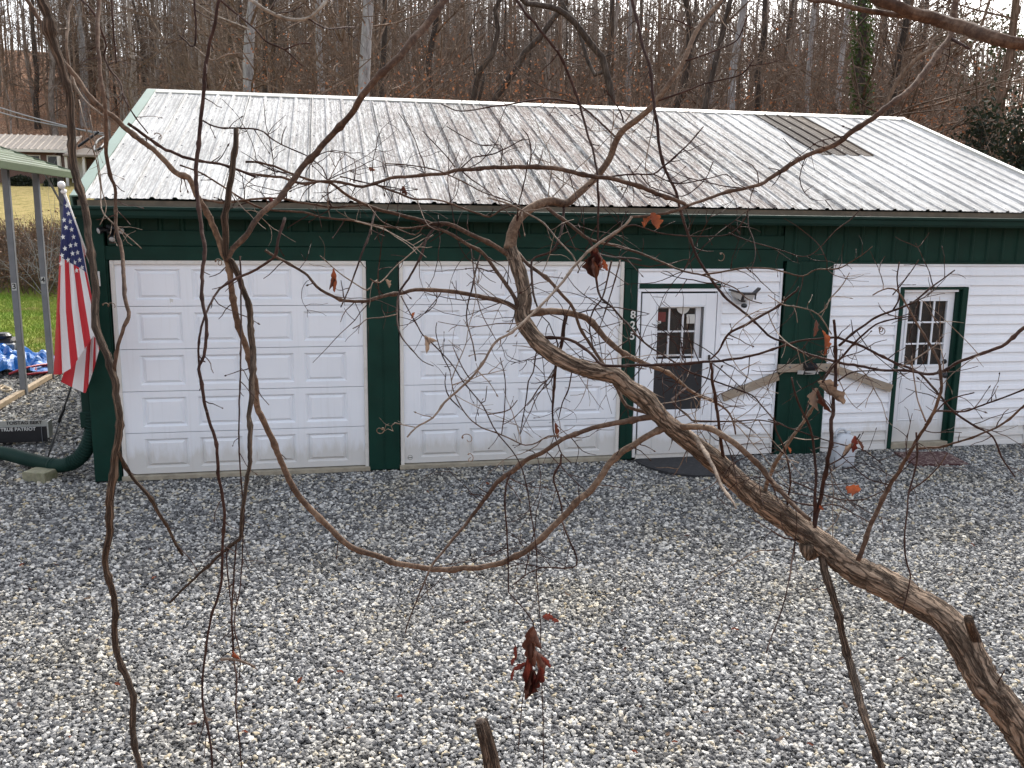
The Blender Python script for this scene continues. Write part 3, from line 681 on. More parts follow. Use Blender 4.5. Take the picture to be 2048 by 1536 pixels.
T = thing('twin_wall_light', (7.37,-.02,1.93), 'black and white winged motion light beside the storm door', 'light')
MB().bbox((7.27,-.055,1.90),(7.47,-.02,2.02),.01).build('mount_plate', M['white_plastic'], T)
b = MB().lathe([(.03,0),(.035,.05),(.02,.07)], (7.37,-.055,1.965), 14, (0,-1,0)).bbox((7.345,-.15,1.93),(7.405,-.12,2.03),.006)
for (xa, za), (xb, zb) in (((7.19,2.085),(7.37,2.035)), ((7.375,2.035),(7.50,2.035)), ((7.505,2.035),(7.575,2.10))):
    b.prism([(-.19,-.010),(-.10,-.012),(-.10,.010),(-.19,.012)], (xa,0,za), (xb,0,zb), Yv, Z)
b.bbox((7.35,-.185,1.955),(7.368,-.165,2.03),.003).bbox((7.508,-.185,1.965),(7.524,-.165,2.035),.003)
b.lathe([(.0,-.03),(.032,-.02),(.04,0),(.032,.02),(.0,.03)], (7.40,-.12,1.885), 14, (0,0,1))
recalc(b.build('frame', M['black'], T))
for P4 in (((7.20,-.16,2.07),(7.345,-.175,2.03),(7.335,-.15,1.955),(7.21,-.13,2.02)), ((7.372,-.175,2.024),(7.505,-.175,2.024),(7.495,-.15,1.955),(7.375,-.15,1.955)), ((7.528,-.17,2.03),(7.57,-.16,2.075),(7.56,-.13,2.03),(7.53,-.15,1.97))):
    q = MB(); V = [np.array(p) for p in P4]; V += [p+np.array([0,.012,0]) for p in V]; q.add(V, [(0,1,2,3),(7,6,5,4),(0,4,5,1),(1,5,6,2),(2,6,7,3),(3,7,4,0)]); recalc(q.build('light_panel', M['lens'], T))

T = thing('wooden_brace', (8.35,-.08,.75), 'weathered lumber crosspiece with two drooping arms on the ribbed column', 'brace')
MB().bbox((7.915,-.135,1.035),(8.765,-.096,1.135),.004).build('crosspiece', M['lumber'], T)
def arm(a, b, hw=.052, y0=-.088, y1=-.05):
    a = np.array([a[0],0,a[1]]); b = np.array([b[0],0,b[1]]); d = (b-a)/np.linalg.norm(b-a); n = np.array([-d[2],0,d[0]])
    m = MB(); V = []
    for y in (y0, y1):
        for p, s in ((a,-1),(b,-1),(b,1),(a,1)): V.append(p+n*s*hw+np.array([0,y,0]))
    m.add(V, [(0,1,2,3),(7,6,5,4),(0,4,5,1),(1,5,6,2),(2,6,7,3),(3,7,4,0)]); return recalc(m.build('arm', M['lumber'], T))
arm((7.215,.715), (7.955,.975), y0=-.075, y1=-.034); arm((8.70,1.065), (9.575,.775), y0=-.0855, y1=-.034)
for x, z in ((8.07,1.10),(8.58,1.085),(8.63,1.09)): MB().lathe([(.012,0),(.012,.006)], (x,-.1355,z), 10, (0,-1,0)).build('bolt', M['galv_dark'], T)
T = thing('solar_light', (8.33,-.136,1.08), 'small black solar light on the lumber crosspiece', 'light')
b = MB(); b.prism([(-.136,1.15),(-.136,1.06),(-.20,1.075),(-.21,1.105)], (8.25,0,0), (8.42,0,0), Yv, Z); b.bbox((8.255,-.175,1.015),(8.41,-.14,1.062),.006); recalc(b.build('housing', M['black'], T))
for a, c in (((8.17,-.16,1.06),(8.245,-.185,1.02)), ((8.26,-.182,1.055),(8.41,-.19,1.018)), ((8.425,-.185,1.055),(8.47,-.16,1.02))):
    m_ = MB(); m_.add([(a[0],a[1],a[2]),(c[0],c[1],a[2]),(c[0]-.005,c[1]+.02,c[2]-.012),(a[0]+.008,a[1]+.02,c[2]-.012)]+[(a[0],a[1]+.012,a[2]),(c[0],c[1]+.012,a[2]),(c[0]-.005,c[1]+.032,c[2]-.012),(a[0]+.008,a[1]+.032,c[2]-.012)], [(0,1,2,3),(7,6,5,4),(0,4,5,1),(1,5,6,2),(2,6,7,3),(3,7,4,0)]); recalc(m_.build('light_panel', M['lens'], T))

# jug
T = thing('plastic_jug', (8.60,-.62,-.07), 'white plastic jug on gravel by the ribbed green column', 'jug')
def rrect(hx, hy, r, n=5):
    out = []
    for cx, cy, a0 in ((hx-r,hy-r,0),(-hx+r,hy-r,90),(-hx+r,-hy+r,180),(hx-r,-hy+r,270)):
        for k in range(n): a = R(a0+90*k/(n-1)); out.append((cx+r*math.cos(a), cy+r*math.sin(a)))
    return out
b = MB(); lv = [(-.075,.12,.085,.04),(-.06,.13,.095,.045),(.06,.132,.097,.045),(.23,.130,.095,.045),(.27,.122,.088,.045),(.315,.085,.06,.04),(.335,.05,.045,.03)]; V = []; F = []
for z, hx, hy, r in lv: V += [(8.60+x, -.62+y, z) for x, y in rrect(hx, hy, r)]
k = 20
for i in range(len(lv)-1):
    for j in range(k): F.append((i*k+j, i*k+(j+1) % k, (i+1)*k+(j+1) % k, (i+1)*k+j))
F.append(tuple(range((len(lv)-1)*k, len(lv)*k))); b.add(V, F); recalc(b.build('body', M['white_plastic'], T, True))
MB().tube(catmull([(8.49,-.62,.27),(8.485,-.62,.34),(8.53,-.62,.385),(8.60,-.62,.385),(8.63,-.62,.345)], .02), .017, 10).build('handle', M['white_plastic'], T, True)
MB().lathe([(.03,0),(.032,.03),(.028,.035)], (8.655,-.62,.325), 16).build('cap', M['white_plastic'], T, True)

# mats
a = np.linspace(math.pi, 2*math.pi, 40); out = [(6.72+.66*math.cos(t), -.075+.82*math.sin(t)) for t in a]
m_ = MB(); nn = len(out); V = [(x,y,-.075) for x, y in out]+[(x,y,-.042) for x, y in out]+[(6.72+(x-6.72)*.93, -.09+(y+.09)*.93, -.037) for x, y in out]
m_.add(V, [(i, (i+1) % nn, nn+(i+1) % nn, nn+i) for i in range(nn)]+[(nn+i, nn+(i+1) % nn, 2*nn+(i+1) % nn, 2*nn+i) for i in range(nn)]+[tuple(range(2*nn,3*nn))])
recalc(m_.build('half_round_mat', M['black_rubber'], None, label='black half-round rubber mat in front of the storm door', cat='doormat', origin=(6.72,-.4,-.075)))
def mat_print():
    m, n, b = new_mat('scroll_print_mat'); v = mapping(n); vo = N(n, 'ShaderNodeTexVoronoi'); vo.feature = 'DISTANCE_TO_EDGE'; vo.inputs['Scale'].default_value = 11; vo.inputs['Randomness'].default_value = .8
    wv = N(n, 'ShaderNodeVectorMath'); wv.operation = 'ADD'; nz = N(n, 'ShaderNodeTexNoise'); nz.inputs['Scale'].default_value = 9; n.links.new(v, nz.inputs['Vector']); n.links.new(v, wv.inputs[0])
    sc = N(n, 'ShaderNodeVectorMath'); sc.operation = 'SCALE'; sc.inputs[3].default_value = .14; n.links.new(nz.outputs['Color'], sc.inputs[0]); n.links.new(sc.outputs[0], wv.inputs[1]); n.links.new(wv.outputs[0], vo.inputs['Vector'])
    k = ramp(n, vo.outputs['Distance'], [(.03, (1,1,1)), (.09, (0,0,0))]); k2 = ramp(n, noise(n, v, 45), [(.4, (.15,)*3), (.6, (.8,)*3)])
    c = mix(n, mth(n, 'MULTIPLY', k, k2), (.055,.018,.018), (.34,.27,.23)); n.links.new(c, b.inputs['Base Color']); b.inputs['Roughness'].default_value = .95; return m
m_ = MB(); q = [(9.47,-.83),(10.17,-.93),(10.29,-.32),(9.58,-.24)]
V = [(x,y,-.075) for x, y in q]+[(x,y,-.040) for x, y in q]; m_.add(V, [(4,5,6,7),(0,1,5,4),(1,2,6,5),(2,3,7,6),(3,0,4,7)])
m_.build('patterned_doormat', mat_print(), None, label='dark red scroll-patterned doormat below the nine-pane door', cat='doormat', origin=(9.87,-.58,-.075))

# ------------------------------------------------------------------ flag, pole, stake
pb, pt = onY(191,556,-.085), onY(125.5,377,-.72)
T = thing('flag_pole', pb, 'slim white flag pole slanting from the garage corner', 'flag pole')
MB().tube([pb, pt], .0125, 12).build('pole', M['finial'], T, True)
dd = (pt-pb)/np.linalg.norm(pt-pb)
MB().lathe([(.012,-.05),(.026,-.045),(.03,-.03),(.016,-.02),(.014,0),(.026,.012),(.036,.03),(.038,.045),(.030,.066),(.012,.078)], pt, 18, dd).build('finial', M['finial'], T, True)
MB().tube([pb+np.array([.0,.035,-.03]), pb, pb+dd*.12], .02, 10).bbox((pb[0]-.04,-.07,pb[2]-.09),(pb[0]+.04,-.051,pb[2]+.07),.006).build('bracket', M['finial'], T)
cpt = pb+(pt-pb)*.30
MB().tube([cpt, cpt+np.array([.03,-.02,-.01]), cpt+np.array([.055,-.02,.01])], .009, 8).lathe([(.02,-.02),(.02,.02)], cpt, 10, dd).build('clip', M['finial'], T)
def poleY(v): return np.interp(v, [377,556], [-.72,-.085])
keys = [(0.0, [(128,392),(121,480),(113,620),(107,749)], (-.01,.02,.03,.03)),
        (.06, [(130,397),(121,490),(117,620),(121,749)], (-.03,-.06,-.10,-.11)),
        (.17, [(137,413),(130,500),(134,620),(145,735)], (-.03,-.10,-.16,-.17)),
        (.30, [(146,436),(144,512),(155,612),(168,700)], (-.03,-.10,-.17,-.18)),
        (.42, [(155,460),(161,525),(175,602),(187,671)], (-.03,-.08,-.13,-.14)),
        (.50, [(159,472),(170,532),(188,612),(201,690)], (-.01,-.03,-.06,-.05)),
        (.66, [(164,484),(175,545),(192,640),(188,738)], (.0,.02,.02,.02)),
        (.83, [(168,494),(172,550),(178,660),(171,787)], (.0,.03,.04,.03)),
        (1.0, [(171,504),(165,560),(148,680),(122,764)], (.0,.04,.05,.04))]
kv = np.array([k[0] for k in keys]); kp = np.array([k[1] for k in keys], float); kd = np.array([k[2] for k in keys], float)
def flagP(u, v, lift=0.):
    u = min(max(u, 0), 1); P = np.array([[np.interp(v, kv, kp[:, i, c]) for c in (0, 1)] for i in range(4)]); D = np.array([np.interp(v, kv, kd[:, i]) for i in range(4)])
    t = u*3; i = min(2, int(t)); fr = t-i; fr2 = fr*fr*(3-2*fr)*.35+fr*.65
    p = P[i]+(P[i+1]-P[i])*fr2; d = D[i]+(D[i+1]-D[i])*fr
    base = poleY(np.interp(v, kv, kp[:, 0, 1])); Yd = base*(1-u*.5)+(-.30)*(u*.5)+d
    Yd += .016*math.sin(v*31+u*5)*min(1, u*4)+.010*math.sin(v*57+u*3)*min(1, u*3)
    return onY(p[0], p[1], Yd-lift)
nu, nv = 46, 80; V = []; UV = []; F = []
for i in range(nu+1):
    for j in range(nv+1): V.append(flagP(i/nu, j/nv)); UV.append((i/nu, j/nv))
for i in range(nu):
    for j in range(nv): F.append((i*(nv+1)+j, i*(nv+1)+j+1, (i+1)*(nv+1)+j+1, (i+1)*(nv+1)+j))
def flag_mat():
    m, n, b = new_mat('striped_nylon'); tc = N(n, 'ShaderNodeTexCoord'); s = N(n, 'ShaderNodeSeparateXYZ'); n.links.new(tc.outputs['UV'], s.inputs[0])
    st = mth(n, 'MODULO', mth(n, 'FLOOR', mth(n, 'MULTIPLY', s.outputs[1], 13.)), 2.)
    c = mix(n, st, (.46,.004,.013), (.70,.68,.68)); can = mth(n, 'MULTIPLY', mth(n, 'LESS_THAN', s.outputs[0], .40), mth(n, 'LESS_THAN', s.outputs[1], 7/13))
    c = mix(n, can, c, (.005,.011,.085)); 
    wv = noise(n, mapping(n, (300,300,300)), 1, 2); c = mix(n, .015, c, (.7,.7,.7))
    n.links.new(c, b.inputs['Base Color']); b.inputs['Roughness'].default_value = .55
    tr = N(n, 'ShaderNodeBsdfTranslucent'); n.links.new(c, tr.inputs[0]); mx = N(n, 'ShaderNodeMixShader'); mx.inputs[0].default_value = .2
    o = n.nodes['Material Output']; n.links.new(b.outputs[0], mx.inputs[1]); n.links.new(tr.outputs[0], mx.inputs[2]); n.links.new(mx.outputs[0], o.inputs[0]); return m
T = thing('flag', flagP(1, .5), 'red, white and blue striped flag with stars hanging limp at the garage corner', 'flag')
b = MB(); b.add(V, F, UV); cl = b.build('cloth', flag_mat(), T, True)
GV = np.array(V); dd_ = GV-CP; gz_ = dd_@CF; gu_ = 1024+FPX*(dd_@CR)/gz_; gv_ = 768-FPX*(dd_@CU)/gz_
for su, sv_ in ((134,411),(137,427),(140,443),(143,459),(147,474),(151,489),(155,505),(159,520),(164,535),(126,474),(130,497),(124,511),(136,520),(122,527),(145,507),(149,525),(141,491),(153,541),(132,455),(128,440)):
    k = np.argmin((gu_-su)**2+(gv_-sv_)**2+((gz_-gz_.min())*6)**2); c = CP+ray(su, sv_)*(gz_[k]-.03); S = []
    for q in range(10): rr_ = (.030 if q % 2 == 0 else .0125); an = math.pi*(q/5+.5)+.15; S.append(c+CR*rr_*math.cos(an)*.85+CU*rr_*math.sin(an))
    S.append(c-CF*.002); q = MB(); q.add(S, [(10, k2, (k2+1) % 10) for k2 in range(10)]); q.build('star', M['paper'], cl)
a, b_ = onZ(95,912,.0), None
top = onY(152,745,.55)
T = thing('metal_stake', a, 'thin grey metal stake leaning up from the gravel below the flag', 'stake')
MB().tube([a+np.array([0,0,-.03]), a+(top-a)*.45], .011, 8).build('lower_rod', M['galv_dark'], T, True)
MB().tube([a+(top-a)*.42, a+(top-a)*.60], .018, 8).build('coupling', M['black'], T, True)
MB().tube([a+(top-a)*.58, a+(top-a)*1.35], .011, 8).build('upper_rod', M['galv_dark'], T, True)
MB().tube([a+(top-a)*.86, a+(top-a)*.89], .017, 8).build('collar', M['black'], T, True)

# ------------------------------------------------------------------ drain pipe, block, sign
cl_px = [(186,826,.06),(186,850,.06),(181,876,.08),(171,900,.12),(156,918,.18),(138,928,.24)]
P = catmull([onY(u,v,y) for u,v,y in cl_px], .003); T = thing('drain_pipe', (-.8,.4,-.02), 'green corrugated drain pipe curving left from the downspout', 'pipe')
Ls = np.concatenate([[0], np.cumsum(np.linalg.norm(np.diff(P, axis=0), axis=1))]); PP = np.stack([np.interp(np.linspace(0, Ls[-1], 150), Ls, P[:, k]) for k in range(3)], 1)
MB().tube(PP, .074+.013*np.cos(np.linspace(0, 2*math.pi*21, 150)), 24).build('corrugated_hose', M['green_gutter'], T, True)
P = catmull([onY(u,v,y) for u,v,y in ((142,927,.23),(124,931,.28),(106,931,.33))], .01); MB().tube(P, .083, 24).build('elbow', M['green_gutter'], T, True)
P = catmull([onY(u,v,y) for u,v,y in ((112,931,.31),(85,926,.42),(50,917,.58),(15,908,.78),(-25,902,1.0),(-90,893,1.35))], .02); MB().tube(P, .081, 24).build('smooth_pipe', M['green_gutter'], T, True)
rg = MB(); q0, q1 = onY(108,931,.325), onY(104,930.6,.345); rg.tube([q0,q1], .088, 24).build('collar', M['green_gutter'], T, True)
bl = onZ(80,948,0.)
q = MB(); rot = R(-24); hx, hy = .145, .105; V = []
for z, e in ((-.08,1),(.035,1),(.045,.95)):
    for sx, sy in ((-1,-1),(1,-1),(1,1),(-1,1)):
        x, y = sx*hx*e, sy*hy*e; V.append((bl[0]+x*math.cos(rot)-y*math.sin(rot), bl[1]+x*math.sin(rot)+y*math.cos(rot), z+rng.uniform(-.004,.004)))
q.add(V, [(i, (i+1) % 4, 4+(i+1) % 4, 4+i) for i in range(4)]+[(4+i, 4+(i+1) % 4, 8+(i+1) % 4, 8+i) for i in range(4)]+[(8,9,10,11)])
recalc(q.build('concrete_block', M['concrete'], None, label='mossy concrete block under the green drain pipe', cat='block', origin=(bl[0], bl[1], -.03)))
T = thing('trough_sign', (-1.7,1.9,0), 'black lettered trough with worn white inside near the garage corner', 'sign')
MB().bbox((-2.30,1.86,-.02),(-1.285,1.875,.185),.003).build('front_board', M['black'], T)
MB().bbox((-2.30,2.02,.03),(-1.285,2.035,.235),.003).build('back_board', M['rake_white'], T)
MB().bbox((-1.284,1.86,.03),(-1.262,2.035,.245),.003).build('end_board', M['rake_white'], T)
MB().box((-2.30,1.876,.03),(-1.285,2.019,.045)).build('bottom_board', M['rail_wood'], T)
text_obj('lettering', 'TRUE PATRIOT', .062, M['paper'], (-1.625,1.857,.155), (R(90),0,0), T, sx=1.0)
text_obj('back_lettering', 'TOISTAG BERT', .062, M['black'], (-1.60,2.017,.205), (R(90),0,0), T, sx=1.05)
for x in (-1.345, -2.15): MB().tube([(x,1.852,.18),(x,1.852,-.05)], .004, 6).build('wire_leg', M['galv'], T)

# ------------------------------------------------------------------ carport
T = thing('carport', (-5.5,5.8,-.05), 'pale green metal carport on numbered galvanised posts', 'carport')
CX0, CX1, CZ0, CS = -2.42, -5.5, 3.66, .34
def cp_post(x, y, z1=3.60, w_=.048): return MB().bbox((x-w_,y-w_,-.05),(x+w_,y+w_,z1),.006).build('post', M['galv'], T)
pts_ = {}
for y in (3.9, 5.45, 7.0, 8.55): pts_[y] = cp_post(-2.63, y)
for y in (3.9, 8.55): cp_post(-8.37, y)
for y, t in ((5.45,'3'),(7.0,'4')):
    zz = onY(25,573,y)[2] if t == '3' else onY(86,560,y)[2]
    MB().box((-2.63-.034,y-.0515,zz-.06),(-2.63+.034,y-.0485,zz+.06)).build('number_sticker', M['paper'], pts_[y])
    text_obj('number', t, .125, M['black'], (-2.63,y-.0535,zz), (R(90),0,0), pts_[y])
MB().bbox((-2.662,2.9,3.602),(-2.598,8.75,3.655),.005).build('side_beam', M['galv_dark'], T)
MB().bbox((-8.402,2.9,3.602),(-8.338,8.75,3.655),.005).build('side_beam', M['galv_dark'], T)
for y in (3.9, 5.45, 7.0, 8.55):
    m_ = MB()
    for sg in (1, -1):
        a0 = np.array([-5.5+sg*2.87,y,3.66]); a1 = np.array([-5.5,y,3.66+2.87*CS]); m_.tube([a0,a1], .035, 4)
    m_.build('rafter', M['galv_dark'], T)
MB().tube([(-2.63,8.52,3.05),(-2.63,7.55,3.60)], .022, 6).build('brace', M['galv'], T)
def cp_sheet(s0, s1, sg):
    pts = []; q = s0
    while q < s1-.01:
        for dx, h in ((0,0),(.085,0),(.10,.022),(.128,.022),(.143,0)): pts.append((q+dx, h))
        q += .2286
    pts.append((s1,0)); sv = np.array([-sg*1.,0,CS]); sv /= np.linalg.norm(sv); nv_ = np.array([sg*CS,0,1.]); nv_ /= np.linalg.norm(nv_)
    prof = pts+[(a,h-.003) for a, h in pts[::-1]]; ox = -5.5+sg*3.08
    return recalc(MB().prism(prof, (ox,2.75,CZ0), (ox,8.80,CZ0), sv, nv_).build('roof_sheet', M['carport_green'], T))
for sg in (1, -1):
    for k in range(4): cp_sheet(k*.81, min(3.25,(k+1)*.81)-.002, sg)
    ox = -5.5+sg*3.085; MB().bbox((ox-.012,2.74,CZ0-.11),(ox+.012,8.81,CZ0+.012),.004).build('eave_trim', M['carport_green'], T)
for y in (2.735, 8.812):
    for sg in (1, -1):
        a0 = np.array([-5.5+sg*3.08,y,CZ0]); a1 = np.array([-5.5,y,CZ0+3.08*CS]); d = a1-a0; n2 = np.array([-d[2],0,d[0]]); n2 = n2/np.linalg.norm(n2); n2 = n2*np.sign(n2[2])
        m_ = MB(); V = [a0-n2*.06, a1-n2*.06, a1+n2*.035, a0+n2*.035]; V += [v+np.array([0,.012,0]) for v in V]
        m_.add(V, [(0,1,2,3),(7,6,5,4),(0,4,5,1),(1,5,6,2),(2,6,7,3),(3,7,4,0)]); recalc(m_.build('gable_trim', M['carport_green'], T))
for y0, y1 in ((2.7,5.40),(5.50,6.95),(7.05,8.9)): MB().bbox((-2.69,y0,-.05),(-2.60,y1,.035),.006).build('base_rail', M['rail_wood'], T)

# tarp, hoses, engine
nx_, ny_ = 46, 30; tx = np.linspace(-5.2,-2.75,nx_); ty = np.linspace(7.2,8.75,ny_); V = []
for y in ty:
    for x in tx:
        e = min(1, (x+5.25)/.3, (-2.70-x)/.5, (y-7.15)/.25, (8.8-y)/.25); e = max(0, e)
        h = .20*abs(math.sin(x*4.1+math.sin(y*5)*1.2))*.6+.12*abs(math.sin(x*9.3-y*6.1))+.07*math.sin(x*17+y*11)+.08
        V.append((x+.05*math.sin(y*9), y+.05*math.sin(x*11), -.02+max(0, h)*e**.6*(1.15 if x < -3.4 else .8)))
q = MB(); q.add(V, [(j*nx_+i, j*nx_+i+1, (j+1)*nx_+i+1, (j+1)*nx_+i) for j in range(ny_-1) for i in range(nx_-1)])
q.build('tarp', M['blue_tarp'], None, label='crumpled blue tarp heaped behind the carport posts', cat='tarp', origin=(-4.0,8.0,-.02))
def hose(pxs, r, Zs, name, mat, label):
    P = [onZ(u,v,z) for (u,v), z in zip(pxs, Zs)]; P = catmull(P, .03); MB().tube(P, r, 8).build(name, mat, None, True, label=label, cat='hose', origin=P[0])
hose([(18,748),(45,738),(75,731),(100,728),(125,722)], .022, [.02,.10,.12,.10,.05], 'hose', M['hose'], 'red hose running along the front edge of the blue tarp')
hose([(40,750),(70,747),(98,743),(112,735),(95,731),(75,735),(72,742),(92,743),(120,738)], .02, [.02,.02,.03,.06,.09,.07,.04,.02,.02], 'hose', M['hose'], 'red hose looped in a coil beside the second carport post')
P = catmull([onZ(u,v,.0)+np.array([0,0,.02]) for u,v in ((-8,779),(4,774),(16,777),(22,782),(12,784),(2,781),(8,777),(20,779))], .03); MB().tube(P, .018, 7).build('rope', M['hose_pale'], None, True, label='short pale rope on the gravel left of the numbered post', cat='rope', origin=P[0])
e0 = onZ(10,724,.0); T = thing('small_engine', (e0[0],e0[1],-.03), 'small black engine with grey tank behind the blue tarp', 'engine')
ex, ey = e0[0], e0[1]+.3
MB().bbox((ex-.32,ey-.2,.18),(ex+.14,ey+.25,.44),.05).lathe([(.16,0),(.17,.05),(.12,.10),(.05,.11)], (ex-.10,ey,.44), 18).build('housing', M['black'], T)
MB().bbox((ex-.02,ey-.26,.22),(ex+.17,ey-.10,.36),.03).build('tank', M['galv'], T)
MB().tube([(ex+.02,ey-.27,.33),(ex+.16,ey-.27,.33)], .02, 8).build('muffler', M['galv'], T)
MB().bbox((ex-.35,ey-.25,-.03),(ex+.2,ey+.3,.18),.02).build('frame', M['galv_dark'], T)

# ------------------------------------------------------------------ neighbour's brick house
def brick_mat():
    m, n, b = new_mat('brown_brick'); br = N(n, 'ShaderNodeTexBrick'); n.links.new(mapping(n, (1,1,1), rot=(R(90),0,0)), br.inputs['Vector']); br.inputs['Scale'].default_value = 3.5
    br.inputs['Color1'].default_value = (.12,.06,.045,1); br.inputs['Color2'].default_value = (.11,.055,.042,1); br.inputs['Mortar'].default_value = (.22,.17,.14,1)
    n.links.new(br.outputs[0], b.inputs['Base Color']); b.inputs['Roughness'].default_value = .9; return m
HY = 66.; h0 = onY(-260,365,HY)[0]; h1 = onY(118,365,HY)[0]; hz = onY(60,369,HY)[2]; ez_ = onY(60,300,HY)[2]; rz_ = onY(60,270,HY+3.2)[2]
T = thing('brick_house', ((h0+h1)/2,HY,hz), 'low brick house with tan metal roof across the lawn', 'house')
MB().box((h0,HY,hz-1),(h1,HY+7,ez_)).build('wall', brick_mat(), T)
rb = MB(); sv = np.array([0,3.9,rz_-ez_]); Ls_ = np.linalg.norm(sv); sv /= Ls_; nn_ = np.cross(X, sv)
M['tan_roof'] = simple('tan_roof_metal', (.22,.185,.15), .5, var=.15, scale=.8, dirt=((.22,.18,.14), 1.5, .6))
pr = []; q = h0-.6
while q < h1+.9: pr += [(q,0),(q+.28,0),(q+.33,.07),(q+.40,.07),(q+.45,0)]; q += .46
pr += [(p, h-.02) for p, h in pr[::-1]]
recalc(rb.prism(pr, (0,HY-.7,ez_), np.array([0,HY-.7,ez_])+sv*Ls_, X, nn_).build('roof', M['tan_roof'], T))
MB().box((h0-.6,HY-.72,ez_-.18),(h1+.9,HY-.66,ez_+.02)).build('fascia', M['cream'], T)
MB().prism([(HY,ez_),(HY+7,ez_),(HY+3.2,rz_-.1)], (h0,0,0), (h1,0,0), Yv, Z).build('gable_wall', M['cream'], T)
p0, p1 = onY(112,330,HY)[0], onY(232,330,HY)[0]; pz = onY(190,312,HY)[2]
m_ = MB(); m_.prism([(HY-1.6,pz),(HY-1.6,pz-.15),(HY+5,pz-.15),(HY+5,pz+.9)], (p0+.95,0,0), (p1,0,0), Yv, Z); recalc(m_.build('porch_roof', M['tan_roof'], T))
MB().box((p0+.95,HY+.8,hz-1),(p1-.3,HY+4.8,pz-.2)).build('porch_wall', brick_mat(), T)
for u in (118, 133, 168): xx = onY(u,330,HY-1.3)[0]; MB().box((xx-.09,HY-1.4,hz-1),(xx+.09,HY-1.22,pz-.16)).build('porch_post', M['cream'], T)
dx = onY(137,330,HY)[0]; MB().box((dx,HY+.70,hz),(dx+1.1,HY+.79,hz+2.1)).build('white_door', M['cream'], T)
for u, w_ in ((-40,1.6),(48,1.2),(95,1.0)):
    xx = onY(u,330,HY)[0]; wn = MB().box((xx,HY-.06,hz+1.1),(xx+w_,HY-.005,hz+2.2)).build('window', M['cream'], T); MB().box((xx+.08,HY-.09,hz+1.18),(xx+w_-.08,HY-.065,hz+2.12)).build('pane', M['dark_glass'], wn)

# overhead cable
A, B = onY(-70,186,40.), onX(214,272,-.55)
def cable(a, b, sag, r, n=24): t = np.linspace(0, 1, n)[:, None]; P = a+(b-a)*t; P[:, 2] -= sag*4*(t[:, 0]*(1-t[:, 0])); return P
T = thing('service_cable', B, 'black overhead power cable running left from the garage gable', 'cable')
MB().tube(cable(A, B, .12, .02), np.linspace(.03,.010,24), 6).build('upper_cable', M['wire'], T)
MB().tube(cable(A+np.array([0,0,-.16]), B+np.array([0,0,.03]), .2, .02), np.linspace(.03,.010,24), 6).build('lower_cable', M['wire'], T)
MB().tube(catmull([B, onX(196,281,-.6), onX(188,300,-.55), onX(200,297,-.4), onX(214,280,-.4)], .02), .016, 8).build('drip_loop', M['wire'], T)
MB().tube([onX(156,293,-.9), onX(198,263,-.62)], .017, 8).build('splice', M['wire'], T)

# ================================================================== WOODS
def wood_mat(name, lo, mid, hi, sc=1.):
    m, n, b = new_mat(name); v = mapping(n, (6*sc, 6*sc, 1.2*sc)); f = noise(n, v, 2.2, 5, .65); g = noise(n, mapping(n), .8, 3)
    c = ramp(n, mth(n, 'ADD', mth(n, 'MULTIPLY', f, .7), mth(n, 'MULTIPLY', g, .3)), [(.36, lo), (.5, mid), (.64, hi)])
    n.links.new(c, b.inputs['Base Color']); b.inputs['Roughness'].default_value = .9; b.inputs['Specular IOR Level'].default_value = .15; bump(n, b, f, .6, .03); return m
WB = {'grey': wood_mat('grey_forest_bark', (.11,.09,.074), (.22,.184,.155), (.34,.295,.255)), 'pale': wood_mat('pale_forest_bark', (.16,.15,.142), (.29,.278,.268), (.42,.41,.395)),
      'dark': wood_mat('dark_forest_bark', (.028,.022,.018), (.058,.046,.038), (.105,.085,.07)), 'brown': wood_mat('brown_forest_bark', (.075,.050,.034), (.15,.104,.074), (.24,.175,.13)), 'twig': wood_mat('dull_twig_bark', (.07,.050,.036), (.13,.096,.072), (.20,.155,.12))}
def leaf_mat(name, cols, trans=.25):
    m, n, b = new_mat(name); v = mapping(n); f = noise(n, v, 4.5, 4, .7); c = ramp(n, f, [(.3, cols[0]), (.5, cols[1]), (.7, cols[2])]); n.links.new(c, b.inputs['Base Color']); b.inputs['Roughness'].default_value = .75
    tr = N(n, 'ShaderNodeBsdfTranslucent'); n.links.new(c, tr.inputs[0]); mx = N(n, 'ShaderNodeMixShader'); mx.inputs[0].default_value = trans
    n.links.new(b.outputs[0], mx.inputs[1]); n.links.new(tr.outputs[0], mx.inputs[2]); n.links.new(mx.outputs[0], n.nodes['Material Output'].inputs[0]); return m
M['leaf_orange'] = leaf_mat('orange_beech_leaves', ((.17,.065,.028), (.31,.125,.055), (.42,.20,.10)))
M['leaf_green'] = leaf_mat('ivy_leaves', ((.02,.035,.01), (.05,.08,.018), (.11,.14,.035)))
M['leaf_dark'] = leaf_mat('evergreen_leaves', ((.006,.010,.005), (.012,.020,.008), (.028,.040,.015)))
M['leaf_litter'] = leaf_mat('fallen_leaves', ((.08,.042,.023), (.19,.10,.052), (.34,.21,.115)), .1)
M['needle'] = leaf_mat('pine_needles', ((.02,.03,.012), (.045,.06,.022), (.09,.10,.04)))

